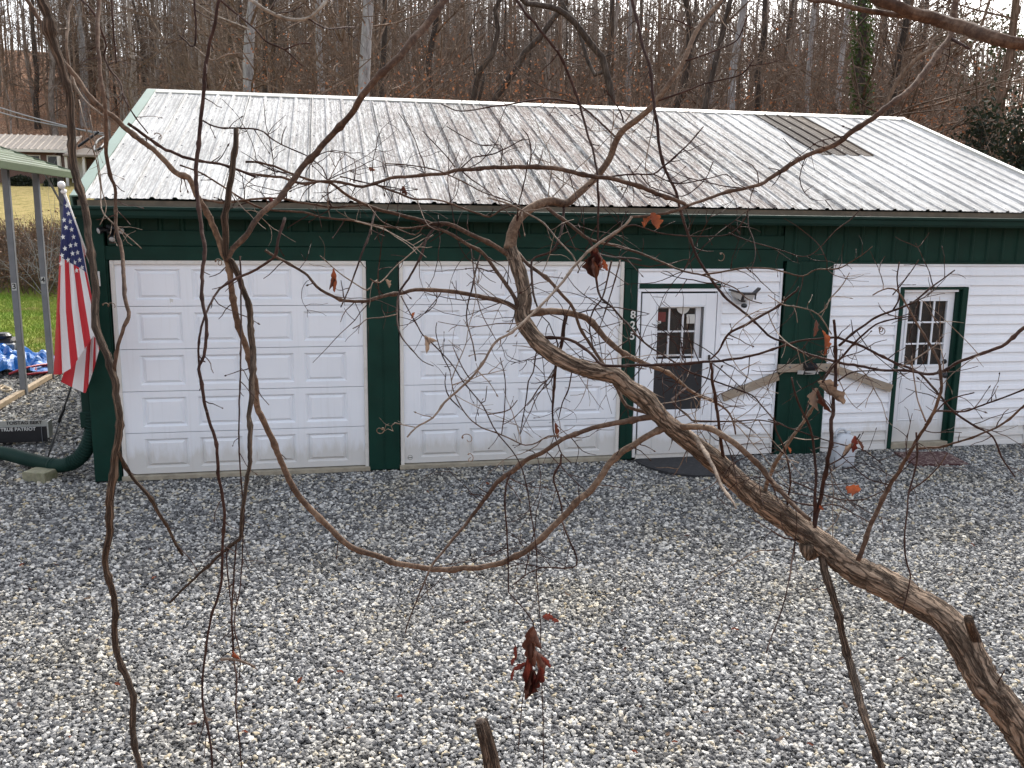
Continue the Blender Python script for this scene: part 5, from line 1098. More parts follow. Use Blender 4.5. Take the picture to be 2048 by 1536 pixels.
# ================================================================== FOREGROUND BRANCHES
# each row: id ; plant ; bark ; start depth (metres or id of the branch it grows from) ; end depth (metres, +delta, or id it meets) ; widths ; outline in picture units at that distance
BR = """
trunk;tree;trunk;1.95;2.55;66,63,52,57,50,45,43,37,33,31,30,26;2056,1490 2036,1451 2003,1407 1969,1367 1943,1317 1919,1271 1886,1234 1836,1204 1769,1167 1703,1134 1636,1084 1586,1047 1524,1005 1491,979 1441,932 1391,892 1344,855 1317,829 1291,799 1257,775 1231,752 1184,742 1134,725 1087,695 1061,665 1044,635 1049,599 1043,560 1031,522 1019,495
lead;tree;twig_tan;trunk;2.75;24,15.5,12.5,11.5,10.5,9,8,7;1019,500 1026,462 1041,433 1074,410 1104,402 1131,407 1157,387 1184,363 1204,340 1221,313 1232,283 1247,260 1277,237 1304,213 1314,200 1334,173 1367,123 1394,60 1441,3
arc;tree;twig_tan;trunk;2.7;14,13,12,10,7,5,3;1050,629 1061,627 1091,622 1134,624 1164,632 1184,645 1211,675 1241,702 1277,722 1307,734 1337,745 1361,762 1377,779 1397,792 1424,802 1454,819 1467,845 1471,869
drop;tree;twig_red;arc;2.6;9,8,7,6,4,3,2.5;1132,629 1127,662 1121,699 1112,732 1109,765 1106,812 1106,859 1116,889 1124,909 1141,925
drop2;tree;twig_red;drop;2.5;5,4,4,3,2;1122,908 1121,925 1107,955 1117,989 1124,1019 1124,1044 1137,1077 1151,1107 1152,1131 1124,1136 1084,1136 1057,1147 1024,1171
slim;tree;twig_red;trunk;2.0;7,7,6,6,5,4;1057,669 1091,675 1134,679 1167,695 1191,715 1207,729 1237,732 1291,730 1344,729 1407,724 1451,720 1491,714 1536,702 1586,685 1636,677 1669,675
uvine;tree;twig_tan;2.05;trunk;8,9,10,11,12,12,12,12,12,11,11,12,13,13;53,0 73,30 90,63 107,97 133,130 157,160 177,190 200,213 233,237 253,257 277,277 300,293 327,317 350,343 377,357 390,380 403,407 420,437 437,477 447,507 457,529 463,579 470,625 487,679 500,725 510,762 512,792 519,822 545,879 562,922 592,982 625,1022 655,1051 692,1087 712,1099 752,1112 789,1124 835,1134 879,1139 929,1136 992,1129 1024,1117 1071,1087 1107,1054 1134,1024 1157,999 1184,979 1201,952 1224,922 1251,899 1291,875 1324,859 1351,852
uvine2;tree;twig_tan;trunk;2.0;12,12,11,10,8;1351,852 1391,854 1424,860 1457,879 1491,905 1524,939 1545,965 1590,1012 1620,1040
limb;tree;twig_brown;trunk;2.1;12,10,9,9,10,8,6,5,3,2;1310,833 1297,835 1264,840 1217,850 1167,862 1124,879 1091,902 1057,919 1024,942 1000,960 949,1024 922,1061 882,1106 865,1127 849,1164 832,1204 819,1237 810,1267
left;tree;twig_brown;trunk;2.3;11,10,9,8,7,6,5,5;1022,512 1012,507 985,490 945,470 895,448 865,447 832,437 795,428 752,416 712,400 685,383 659,365 629,362 589,350 549,333 512,325 490,323
left2;tree;twig_brown;trunk;left;9,9,8,7,6;1056,634 1040,622 1020,580 990,540 965,505 940,490 905,470 880,460 855,452
arc3;tree;twig_brown;trunk;2.35;11,10,9,8,7,6,6;1044,632 1024,612 992,600 945,590 895,582 842,580 799,587 759,592 732,602 699,602 672,595 642,579 609,545 579,527 549,512 530,500
right;tree;twig_brown;lead;2.3;8,7,6,5,4,3,2;1091,412 1124,437 1157,463 1177,477 1207,487 1251,497 1291,510 1324,525 1367,542 1404,550 1441,564 1474,579 1497,599 1524,607
right2;tree;twig_brown;right;2.0;5,4,4,3,3,2;1404,550 1451,542 1501,535 1536,537 1569,544 1606,552 1633,539 1676,537 1716,515 1745,493
right3;tree;twig_red;right;2.1;6,5,5,4,4,4,3;1177,477 1187,500 1197,585 1224,615 1251,642 1281,679 1324,709 1357,729 1381,744 1424,760 1471,777 1504,790 1524,812 1536,825 1556,850
inner;tree;twig_brown;lead;trunk;8,8,7,7,8,8,7,5;1034,503 1057,529 1091,555 1114,579 1141,609 1154,639 1164,665 1184,692 1211,735 1224,759 1241,789 1254,812 1291,825 1324,839 1357,852 1387,872
pale;tree;twig_pale;inner;1.85;10,10,9,8,7,4;1375,862 1387,872 1407,902 1427,935 1447,975 1467,1005 1472,1017
midline;tree;twig_red;lead;2.4;6,6,6,5,5,4;1127,412 1127,443 1121,467 1112,490 1100,505 1080,512 1064,522 1064,562 1067,592 1074,615
xtwig;tree;twig_pale;2.2;2.0;6,6,6,6,5,4;1264,433 1251,450 1211,477 1167,512 1120,570 1054,637 1024,664 992,685 955,742 929,769 889,805 865,835 832,855 815,874
xt2;tree;twig_pale;xtwig;2.0;2.5,2,1.5;832,855 805,850 790,846 782,852 786,862 776,858 768,862 772,850 778,848
bigarch;limb;twig_brown;2.5;2.25;12,11,11,11,10,9,7,6,5;1913,-10 1909,20 1904,50 1899,77 1879,103 1853,140 1823,177 1776,213 1736,243 1709,260 1669,290 1623,307 1579,330 1536,358 1517,370 1457,383 1407,400 1374,412 1341,425 1307,430 1264,433
arch;limb;twig_brown;bigarch;2.3;9,10,10,10,9,8,7,6,6,6;1374,412 1351,400 1304,383 1257,367 1197,353 1157,347 1107,337 1064,333 1024,335 979,335 922,340 879,348 832,353 789,355 759,365 725,373 699,368 659,363 612,367 562,355 512,350 490,345
toplimb;limb;twig_brown;1.7;1.6;18,20,22,24,24,23,23;1745,-12 1756,0 1796,13 1826,27 1863,35 1896,47 1936,57 1969,70 2009,82 2048,88 2100,95
toplimb2;limb;twig_brown;1.75;toplimb;7,8,10,11,12;1600,-10 1623,0 1669,7 1709,17 1753,25 1800,30 1822,28
snag;limb;twig_red;bigarch;2.4;8,7,6;1902,77 1910,82 1936,98
knee;limb;twig_brown;bigarch;2.4;5,4,2.5;1822,178 1812,200 1803,222 1795,235
wire1;stem1;twig_red;2.6;2.5;7,6,6,5,5,4;1031,0 1057,33 1087,67 1121,113 1141,157 1154,193 1162,220 1174,260 1184,297 1192,333 1196,367 1197,417 1196,467 1194,500
wire2;stem2;twig_red;2.55;1.95;8,7,7,6,6,5,6,6,7,9;1264,0 1277,50 1291,107 1302,150 1307,200 1314,250 1321,310 1337,353 1351,383 1367,440 1381,480 1392,512 1421,555 1447,592 1471,612 1501,635 1536,669 1569,685 1609,705 1643,715 1676,724 1719,732 1769,740 1826,742 1856,749 1886,742 1926,720 1966,705 2003,694 2019,679 2048,657 2080,640
n3;tree;twig_red;lead;2.6;4,3,2.5;1247,245 1241,223 1224,197 1211,180
n3b;tree;twig_pale;lead;2.6;3,2.5,2,2;1251,243 1264,220 1262,193 1244,187 1227,170 1224,163 1234,147 1237,90
n4;tree;twig_red;lead;2.5;5,4,3,3;1311,203 1357,187 1407,168 1451,158 1484,147 1507,120
n4b;tree;twig_red;n4;2.5;3,2,1.5;1498,132 1536,127 1565,118
n5;tree;twig_red;lead;2.6;4,3,3,2;1367,123 1407,110 1441,97 1474,80 1491,43 1507,7
n6;tree;twig_red;lead;2.7;3,3,2;1394,62 1357,42 1321,37
n7;tree;twig_red;lead;2.7;5,4,4,3,2.5;1232,275 1204,247 1174,220 1151,207 1107,198 1067,200 1024,208 985,213 922,222 882,208
n8;tree;twig_brown;n7;2.7;3,3,2;1160,208 1131,190 1097,180 1067,163 1041,143 1024,120 1005,95
n10;limb;twig_red;arch;2.4;5,4,4,3;1197,355 1224,353 1264,348 1307,347 1331,330 1357,307 1381,283 1407,253
n11;limb;twig_red;n10;2.3;3,2.5,2;1281,348 1301,373 1325,382 1357,393 1384,383 1411,357 1427,323
n12;limb;twig_red;n10;2.2;3,3,2,2;1307,348 1354,367 1417,357 1454,348 1467,363 1491,375 1514,383
n13;limb;twig_red;bigarch;2.3;2.5,2;1517,368 1514,343 1504,330 1484,320
n14;tree;twig_red;right;2.2;4,3,3,2.5;1211,487 1240,462 1264,450 1317,465 1374,472 1441,472 1471,460 1494,430 1497,413
n15;tree;twig_red;n14;2.1;3,2.5,2,2;1457,466 1491,480 1536,493 1570,503 1604,513 1630,505 1672,460 1690,447 1700,440 1722,418
n16;tree;twig_red;n14;2.1;2.5,2;1496,430 1497,453 1507,480 1511,512 1500,545
n19;tree;twig_pale;2.4;2.3;4,4,3;975,395 1024,410 1054,427 1087,447 1114,477 1144,510 1160,540
n20;tree;twig_red;right;2.1;5,4,4;1187,500 1205,510 1240,515 1271,517 1282,520
n22;tree;twig_red;right;2.4;5,4,4,3;1224,522 1214,562 1204,595 1184,625 1179,659 1187,699
n22b;tree;twig_red;right;2.4;4,3,3,2;1240,520 1230,560 1218,600 1205,640 1195,665
n23;tree;twig_red;arc;2.5;3,3,2;1154,626 1217,614 1257,619 1297,627
n24;tree;twig_red;2.1;2.0;4,5,6,6,5,4;1421,719 1437,702 1457,669 1491,650 1536,624 1556,612 1593,582 1597,575
n25;tree;twig_red;trunk;n24;8,7,7,6;1447,922 1437,845 1427,779 1421,725
n26;tree;twig_red;arc;2.0;6,5,5,4,3,3;1371,775 1357,789 1344,799 1354,815 1374,829 1384,840 1424,842 1474,842 1517,840 1560,848
n27;tree;twig_brown;limb;2.2;3,3,3,2;1124,875 1097,872 1074,885 1051,890 1024,879 992,865 962,855 935,832 909,789 900,742
n28;tree;twig_red;trunk;2.5;3,3,3,2;1144,742 1137,779 1124,805 1117,839
n29;tree;twig_red;drop;2.4;3,3,2,2;1112,735 1104,752 1081,772 1057,805 1024,839 1005,850
n30;tree;twig_red;trunk;2.4;3,3,2;1078,692 1071,712 1066,745 1057,762 1052,800 1040,870
n31;tree;twig_red;limb;2.2;5,4,4,3,3;1024,942 1014,965 1010,1000 1014,1074 1017,1124 1017,1184 1024,1192 1044,1214 1067,1244
n32;tree;twig_red;2.1;2.1;3,3,2.5,2.5;802,592 825,635 845,669 862,685 899,722 925,762 959,802 975,829 992,862 1024,902 1037,922 1047,945 1060,1012 1062,1027 1072,1091 1074,1157 1081,1251 1082,1324 1086,1424 1087,1536
n33;tree;twig_red;n31;2.1;3,2.5,2;1067,1244 1070,1290 1062,1340 1047,1387 1041,1441 1036,1504
q2;tree;twig_red;left;2.15;6,6,5,5,4,3,2;869,455 852,483 842,512 822,549 802,579 795,602 794,639 802,672 829,705 845,722 867,732
q3;tree;twig_red;left;2.2;5,5,4,3;752,420 739,467 722,510 709,549 692,592 682,615
q4;tree;twig_red;left2;2.2;4,4,3,3;962,505 955,525 945,572 935,612 934,645 945,685 952,722
q5;tree;twig_red;left2;2.2;3,2.5,2;942,495 948,545 952,585 965,629 995,685
q8;tree;twig_red;n27;2.2;3,3,2;919,815 899,795 890,772 892,745
q9;tree;twig_red;n32;2.1;3,2.5,2;900,742 882,705 872,665 874,645
q10;tree;twig_red;n32;2.1;2.5,2;1003,868 1009,819 1010,759 1000,715
q11;tree;twig_red;n32;2.1;2.5,2;962,806 970,802 974,772
q12;tree;twig_red;xtwig;2.0;3,2,1.5;940,757 925,735 905,690 919,700
q13;tree;twig_brown;xtwig;2.0;3,3,2;975,829 1000,825 1020,818 1035,800
q14;tree;twig_brown;q2;2.1;3,3,2,2;794,628 760,635 735,637 720,650 706,657
q15;tree;twig_brown;left;2.2;4,3,3;866,470 830,500 790,535 760,565 740,558
q16;tree;twig_pale;arc3;2.3;3,3,2;757,575 754,560 745,565 735,580 700,560 672,540 640,512
m4;limb;twig_brown;2.35;2.3;4,5,5,4;725,410 695,413 652,413 595,403 562,397 512,398 450,405 400,398
m5;limb;twig_brown;left2;2.2;4,5,5,5,5,4,4;865,445 845,453 802,455 752,452 699,440 652,437 612,425 562,422 530,418 512,412 480,395 440,370 400,345 360,330
m6;limb;twig_brown;2.35;2.45;3,3,3,3;769,327 812,330 862,338 905,353 962,383 990,393 1024,405
m7;limb;twig_brown;arch;2.5;5,5,4,4,4;745,367 789,383 829,397 879,400 925,417 960,428 979,433 1000,420 1024,413 1040,412
m8;limb;twig_red;arch;2.4;3,3,2;679,352 710,360 760,372 800,378 830,395
m9;limb;twig_red;uvine;2.2;7,7,6,6;257,248 283,267 303,283 333,300 367,313 400,323 440,328 467,337 512,352
m10;limb;twig_red;2.3;2.3;4,4,3,3;405,241 440,255 515,259 540,275 560,288 600,305 620,315 645,335 655,360 660,372
m11;limb;twig_red;m10;2.3;3,2;563,290 565,270 573,252
m12;limb;twig_red;arch;2.4;3,2.5,2;708,362 712,335 708,318 700,315
m13;limb;twig_red;arch;2.4;2.5,2;711,342 700,342
m14;limb;twig_red;arch;2.4;3,3,2;770,345 766,330 768,322
m15;limb;twig_red;arch;2.4;3,2.5,2;910,335 895,315 870,288 845,262
m16;limb;twig_red;arch;2.4;3,3,2;920,338 935,325 946,315 980,310 1000,302 1030,287 1048,277
m17;limb;twig_red;arch;2.4;3,2.5,2;1002,330 1004,310 1002,290 962,290 930,275 893,252
m18;limb;twig_red;arch;2.4;4,3,3,2;1058,335 1062,300 1056,270 1045,258
m19;limb;twig_red;arch;2.4;3,3,2;1076,333 1082,315 1086,297
m20;tree;twig_red;lead;2.5;4,4,3,3,2.5;1040,475 1034,440 1038,410 1046,375 1052,345 1056,320
m21;tree;twig_brown;left;2.3;3,2.5,2;735,408 760,440 790,455 830,470 845,455
m22;tree;twig_brown;left;2.3;3,2.5,2,2;832,396 845,430 858,452 880,462
stub;vine3;vine_bark;2.1;2.0;10,12,13,13,12,12,12,12,10,9,8,7,6,5,4;472,257 473,283 467,317 462,350 457,383 452,433 450,483 453,515 463,522 480,555 497,609 500,645 505,720 502,812 497,832 500,875 500,912 493,962 487,999 483,1034 480,1077 467,1087 443,1107 400,1147 367,1177 338,1206
diag;vine3;twig_brown;2.3;stub;14,14,13,12,12,11,11;896,-12 889,0 859,43 832,73 812,97 779,133 745,167 725,193 702,230 665,267 639,297 612,323 585,363 559,397 532,420 512,440 490,470 467,497 453,522
ev;vine3;twig_red;2.1;1.95;7,6,6,5,5,5;570,437 556,480 549,512 512,539 467,559 440,579 423,605 411,630 402,655 398,685 398,730
hang1;vine3;twig_red;stub;1.95;4,4,3,3;480,512 482,595 482,679 480,762 478,829 478,895 482,962 488,1012 487,1034 485,1107 480,1174 470,1224 470,1264 480,1307 478,1357
hang2;vine3;twig_red;stub;1.95;4,4,4,3;473,1084 467,1157 463,1224 467,1314 473,1357 472,1417 478,1474 483,1536
hang3;vine3;twig_red;stub;1.95;3,3,2;470,1090 453,1107 460,1191 465,1250 468,1300
vine1;vine1;vine_bark;1.85;1.8;17,18,16,15,14,14,15,14,14,16,15,12,12,12,12,11;76,-14 83,0 95,33 100,67 110,97 123,133 132,167 138,200 140,233 142,267 143,300 148,333 157,367 167,400 172,433 177,473 183,507 187,529 190,562 192,595 190,629 192,655 203,685 217,719 228,752 233,789 240,829 238,872 230,912 225,962 220,1012 218,1034 215,1074 210,1124 220,1164 230,1211 230,1257 230,1291 240,1324 257,1364 267,1394 265,1434 265,1471 272,1507 280,1536
vine1b;vine1;vine_bark;vine1;1.9;9,8,8,7,6;238,905 253,935 273,962 293,985 317,1024 340,1064 365,1111
vine2;vine2;twig_brown;1.9;vine1;9,9,8,8,8,7,8,9,8,8;198,0 197,43 195,83 200,133 203,173 210,207 213,240 213,283 215,317 222,350 230,377 232,410 233,450 240,493 245,519 248,555 252,599 257,625 257,635 247,655 237,689 230,719 228,742
vine4;vine4;twig_red;1.95;1.85;7,8,9,9,8,7,7,7,6,5,5,5;438,0 430,40 420,87 410,133 408,173 403,217 400,260 397,300 390,340 393,380 397,417 405,467 410,500 405,562 405,595 410,625 412,662 408,712 398,739 405,779 410,812 420,845 433,889 437,945 445,989 450,1034 445,1091 442,1157 433,1201 422,1237 412,1297 405,1357 407,1421 417,1461 423,1504 425,1536
u1;vine2;twig_red;2.2;2.2;5,5,4,4,3,3;163,0 187,27 200,57 213,93 208,110 220,140 240,163 247,193 260,217 277,243 297,267
u2;vine2;twig_pale;2.1;uvine;6,6,5,5;150,-10 137,27 133,67 135,110 143,150 160,190 200,227 225,240
u3;vine2;twig_red;2.3;2.3;4,4,3;223,0 227,67 233,127
u4;vine4;twig_red;2.2;2.2;5,5,4,3;390,0 392,50 388,93 373,83 358,70
u4b;vine4;twig_pale;u4;2.1;3,3,2.5,2;388,93 423,120 445,112 467,107 500,107
u5;vine2;twig_pale;2.0;1.95;3,3,3,3,2;158,200 167,240 187,300 200,360 203,417 213,433 233,453 283,497
u5b;vine2;twig_pale;2.0;1.98;2,2,2;180,230 198,330 205,385 213,410 208,433 200,450
u6;vine4;twig_grey;1.9;1.9;8,8,7,6;490,-8 512,7 539,23 579,38 612,37 639,17 655,0
u7;vine4;twig_red;2.2;2.2;5,4,4,3;440,0 470,25 512,60 532,83 569,100 605,132
u7b;vine4;twig_red;u7;2.2;4,3,2;569,100 599,87 625,87
u8;vine4;twig_red;u6;2.1;4,4,3;618,36 640,50 659,57 709,53
u9;vine4;twig_grey;2.2;2.2;4,3,3;380,0 430,30 480,50 500,60
s1;sprout;twig_red;1.98;1.9;8,9,9,9,8,7,6;1630,1055 1636,1024 1646,979 1656,929 1661,879 1664,829 1671,762 1671,712 1671,672 1668,639
s2;sprout;twig_red;s1;1.85;6,6,6,5,5,4,3;1671,675 1723,692 1783,722 1826,739 1856,762 1883,795 1906,822 1946,849 1983,872 2003,915 2031,955
s3;sprout;twig_red;2.0;1.9;7,6,5,4;1628,1050 1631,979 1631,929 1626,879 1613,839 1593,795 1583,755
s4;sprout;twig_pale;trunk;1.95;10,8,7,6;1530,985 1536,959 1556,919 1579,882 1613,835 1636,799
s5;sprout;twig_red;s1;1.85;6,5,5,4,3;1676,692 1696,675 1723,655 1753,635 1786,622 1829,602 1866,572 1889,555 1909,540
s5b;sprout;twig_red;s5;1.8;4,3,3;1786,620 1798,595 1794,562 1798,525
s5c;sprout;twig_red;s5;1.8;3,2,2;1786,590 1810,560 1838,520
s6;sprout;twig_red;s1;1.85;5,5,4,3;1645,765 1665,735 1700,695 1730,665 1760,645 1800,635 1835,632
s7;sprout;twig_red;s1;1.9;4,3,2.5;1676,762 1703,745 1736,742 1769,741
s8;sprout;twig_pale;s1;1.9;3,3,3,2;1663,668 1636,629 1603,615 1566,609 1536,590
s8b;sprout;twig_pale;s8;1.9;3,3,2;1636,629 1653,615 1659,599 1683,572 1699,545
s8c;sprout;twig_pale;s8;1.9;2.5,2;1595,645 1592,625 1586,610
s9;sprout;twig_red;2.0;2.0;3,3,3,2.5;1536,839 1556,845 1586,859 1636,875 1686,890 1726,900 1763,927
s10;sprout;twig_red;2.0;1.95;3,3,3,2;1569,989 1593,1005 1636,1012 1669,1010 1699,1022 1740,1045
s10b;sprout;twig_red;2.0;1.95;3,3,2;1580,960 1615,975 1650,990 1690,1000 1730,998 1767,982
s11;sprout;twig_red;2.0;1.95;4,3,3;1650,935 1690,910 1716,875 1720,868
s12;sprout;twig_red;trunk;1.95;5,4,4,3;1575,1010 1580,950 1570,900 1552,860 1548,835
w1;rightstem;twig_brown;2.0;1.8;11,10,9,8,7,7,6,5,4,3;1715,1122 1718,1114 1729,1084 1749,1034 1776,979 1803,932 1829,885 1856,842 1876,802 1883,772 1879,732 1869,705 1849,672 1826,635 1803,592 1786,577 1766,579 1746,590
w5;rightstem;twig_red;w1;1.75;5,4,4,4;1873,822 1929,822 1973,807 2009,795 2048,779 2075,768
w6;rightstem;twig_brown;w1;1.75;6,5,5,5;1833,897 1889,892 1953,872 2009,845 2048,812 2075,790
w7;rightstem;twig_red;w1;1.8;4,3,3;1850,850 1876,819 1899,799 1949,785
w12;rightstem;twig_pale;w1;1.8;4,3,3,3;1851,842 1836,802 1829,762 1823,712
w12b;rightstem;twig_pale;w1;1.8;3,3,2;1800,735 1835,715 1865,695 1880,685
w15;rightstem;twig_red;w1;1.85;4,4,4,4,3,3;1833,865 1834,912 1829,945 1819,979 1814,1022 1808,1091 1816,1134 1821,1154 1813,1191 1804,1227
w15b;rightstem;twig_brown;w1;1.85;3,3,2;1815,985 1850,960 1880,930 1895,905
prop;tree;vine_bark;trunk;1.9;15,14,14,16,15,14;1640,1100 1643,1114 1656,1164 1676,1224 1686,1274 1699,1324 1713,1377 1729,1431 1746,1484 1764,1536
w17;tree;twig_red;trunk;1.95;4,3,3,3;1596,1062 1591,1077 1584,1124 1573,1184 1556,1241 1539,1284 1533,1305
w18;tree;twig_red;trunk;2.0;4,3,2;1603,1080 1569,1076 1536,1056 1500,1035
w19;tree;twig_brown;w17;2.0;2.5,2,2,1.5;1560,1100 1510,1105 1450,1140 1400,1175 1380,1200
cut;tree;vine_bark;trunk;1.9;20,20,19;1952,1282 1945,1262 1937,1236
nub;tree;twig_red;trunk;1.9;4,3;1990,1378 2000,1356 2009,1341
"""
DATA = {}; ORDER = []
for ln in BR.strip().split('\n'):
    i, pl, mt, d0, d1, ws, pts = [q.strip() for q in ln.split(';')]
    P = np.array([[float(c) for c in q.split(',')] for q in pts.split()]); DATA[i] = [pl, mt, d0, d1, [float(q) for q in ws.split(',')], P]; ORDER.append(i)
DONE = {}
def near_depth(bid, uv): S = DONE[bid]; k = np.argmin(((S[:, :2]-uv)**2).sum(1)); return S[k, 2]
brg = np.random.default_rng(42)
for i in ORDER:
    pl, mt, d0, d1, ws, P = DATA[i]
    def dep(s, uv):
        try: return float(s)
        except ValueError: return near_depth(s, uv)
    a, b = dep(d0, P[0]), dep(d1, P[-1]); L_ = np.concatenate([[0], np.cumsum(np.linalg.norm(np.diff(P, axis=0), axis=1))]); t = L_/L_[-1]
    D = a+(b-a)*t
    wob = min(.10, L_[-1]*.00012); ph = brg.uniform(0, 6.28, 2); D = D+wob*np.sin(t*7+ph[0])*np.sin(t*math.pi)
    S = catmull(np.column_stack([P, D]), 7 if max(ws) > 20 else 9); DONE[i] = S
PLANT = {'tree': ('leaning_tree', 'rough-barked tree leaning across the whole view from the lower right'), 'limb': ('overhanging_limb', 'overhanging limb entering at upper right with a long arching branch'),
 'stem1': ('hanging_vine', 'thin dark stem hanging from the top centre past the ridge'), 'stem2': ('hanging_vine', 'thin dark stem running from the top down to the nine-pane door'),
 'vine1': ('hanging_vine', 'thick shaggy vine hanging in front of the flag at far left'), 'vine2': ('hanging_vine', 'thin kinked vine joining the thick shaggy vine below the garage corner'),
 'vine3': ('tangled_vine', 'grey-barked vine with a cut upright stub in front of the left overhead door'), 'vine4': ('hanging_vine', 'long slender dark vine hanging before the left overhead door'),
 'sprout': ('upright_sprout', 'cut upright sprout with twigs before the ribbed green column'), 'rightstem': ('young_sapling', 'slim brown sapling stem curving up past the nine-pane door')}
ROOT = {}
for i in ORDER:
    pl = DATA[i][0]
    if pl not in ROOT:
        S = DONE[i]; e = S[0] if S[0][1] > S[-1][1] else S[-1]; p = PX(*e); ROOT[pl] = thing(PLANT[pl][0], p, PLANT[pl][1], 'tree' if pl == 'tree' else ('branch' if pl in ('limb','stem1','stem2','sprout','rightstem') else 'vine'))
def twiglets(fs, S, W, n, mt, budchance=.5):
    for _ in range(n):
        k = brg.integers(2, max(3,len(S)-1)); u, v, d = S[k]; T2 = S[min(len(S)-1, k+2)]-S[max(0,k-2)]; an = math.atan2(T2[1], T2[0])+brg.choice([-1,1])*brg.uniform(.5,1.3); Lp = brg.uniform(10, 60); pts = [(u, v, d)]
        m = 4
        for q in range(m): an += brg.normal(0,.22); pts.append((pts[-1][0]+math.cos(an)*Lp/m, pts[-1][1]+math.sin(an)*Lp/m, pts[-1][2]+brg.normal(0,.012)))
        P = np.array([PX(*q) for q in pts]); w0 = min(3., W[k]*.6)*d/FPX/2
        fs.stick(P, np.linspace(w0, w0*.55, m+1))
        if brg.random() < budchance: e = P[-1]; f_ = (P[-1]-P[-2]); f_ /= np.linalg.norm(f_); fs.stick([e, e+f_*.005, e+f_*.010], [w0*.6, w0*1.5, w0*.2])
OBJ = {}
for i in ORDER:
    pl, mt, d0, d1, ws, P0 = DATA[i]; S = DONE[i]; n = len(S); W = np.interp(np.linspace(0,1,n), np.linspace(0,1,len(ws)), ws)
    big = max(ws) > 20; vine = mt in ('vine_bark',)
    pts = np.array([PX(*q) for q in S]); rad = W*S[:, 2]/FPX/2*(1. if max(ws) > 11 else .9)
    # natural kinks and swollen nodes
    if not big:
        jit = brg.normal(0, 1, (n,3)); jit = (jit+np.roll(jit,1,0)+np.roll(jit,-1,0))/3; pts = pts+jit*np.clip(rad,0,.004)[:, None]*.45
        k = brg.integers(3, 8)
        while k < n-1: rad[k] *= brg.uniform(1.15, 1.45); k += brg.integers(6, 14)
    rad = rad*(1+brg.normal(0,.03,n))
    if i == 'vine1': rad = rad*(1+.75*np.exp(-((S[:,1]-52)/13)**2)+.3*np.exp(-((S[:,1]-20)/8)**2))
    # carry on beyond the picture to where it comes from
    def extend(e0, e1, r):
        d = e0-e1; d /= np.linalg.norm(d); return d
    for end in (0, -1):
        u, v, _ = S[end]; inn = pts[min(3,len(pts)-1)] if end == 0 else pts[max(-4,-len(pts))]; d = extend(pts[end], inn, 0); ext = None
        if v <= 4: ext = [pts[end]+d*.25+Z*.15, pts[end]+d*.5+Z*.6, pts[end]+d*.6+Z*1.2]
        elif v >= 1480 and not i in ('n33',):
            zb = float(terr(pts[end][0], pts[end][1])); e = pts[end].copy(); h = e[2]-zb
            ext = [e+d*min(.18,h*.3), np.array([e[0]+d[0]*.22, e[1]+d[1]*.22-.03, zb+h*.35]), np.array([e[0]+d[0]*.25, e[1]-.06, zb-.05])]
        elif u >= 2048 or u <= 0: ext = [pts[end]+d*.3, pts[end]+d*.6+Z*.1, pts[end]+d*.9+Z*.25]
        if ext is not None:
            ex = catmull([pts[end]]+ext, .03)[1:]; rr_ = np.linspace(rad[end], rad[end]*(1.25 if v >= 1480 and big else 1), len(ex))
            if end == 0: pts = np.vstack([ex[::-1], pts]); rad = np.concatenate([rr_[::-1], rad])
            else: pts = np.vstack([pts, ex]); rad = np.concatenate([rad, rr_])
    sides = 30 if big else (14 if max(ws) > 11 else (9 if max(ws) > 6 else 6))
    if big:
        bumps = np.ones(len(rad)); 
        for c, h, s_ in ((.34,.10,9),(.50,.08,7),(.18,.14,8),(.72,.10,6),(.85,.12,5)): bumps += h*np.exp(-((np.arange(len(rad))-c*len(rad))/s_)**2)
        rad = rad*bumps
    o = MB().tube(pts, rad, sides, True, rough=.055 if big else (.05 if vine else 0), seed=len(i)*7+n).build('trunk' if big else ('branch' if max(ws) > 4.5 else 'twig'), M[mt], ROOT[pl], True); OBJ[i] = o
    Lpx = len(S)*9
    if not big and i not in ('diag','prop','cut','nub','stub','vine1','toplimb','toplimb2') and Lpx > 60:
        fs = Fast(); twiglets(fs, S, W, int(Lpx/(52 if max(ws) < 6 else 90))+1, mt); fs2 = MB(); fs2.v = [np.vstack(fs.V)]; fs2.f = fs.F; fs2.n = fs.n; fs2.uv = [np.zeros((fs.n,2))]; fs2.build('twiglets', M['twig_red' if mt != 'twig_pale' else 'twig_pale'], o, kind='stuff')
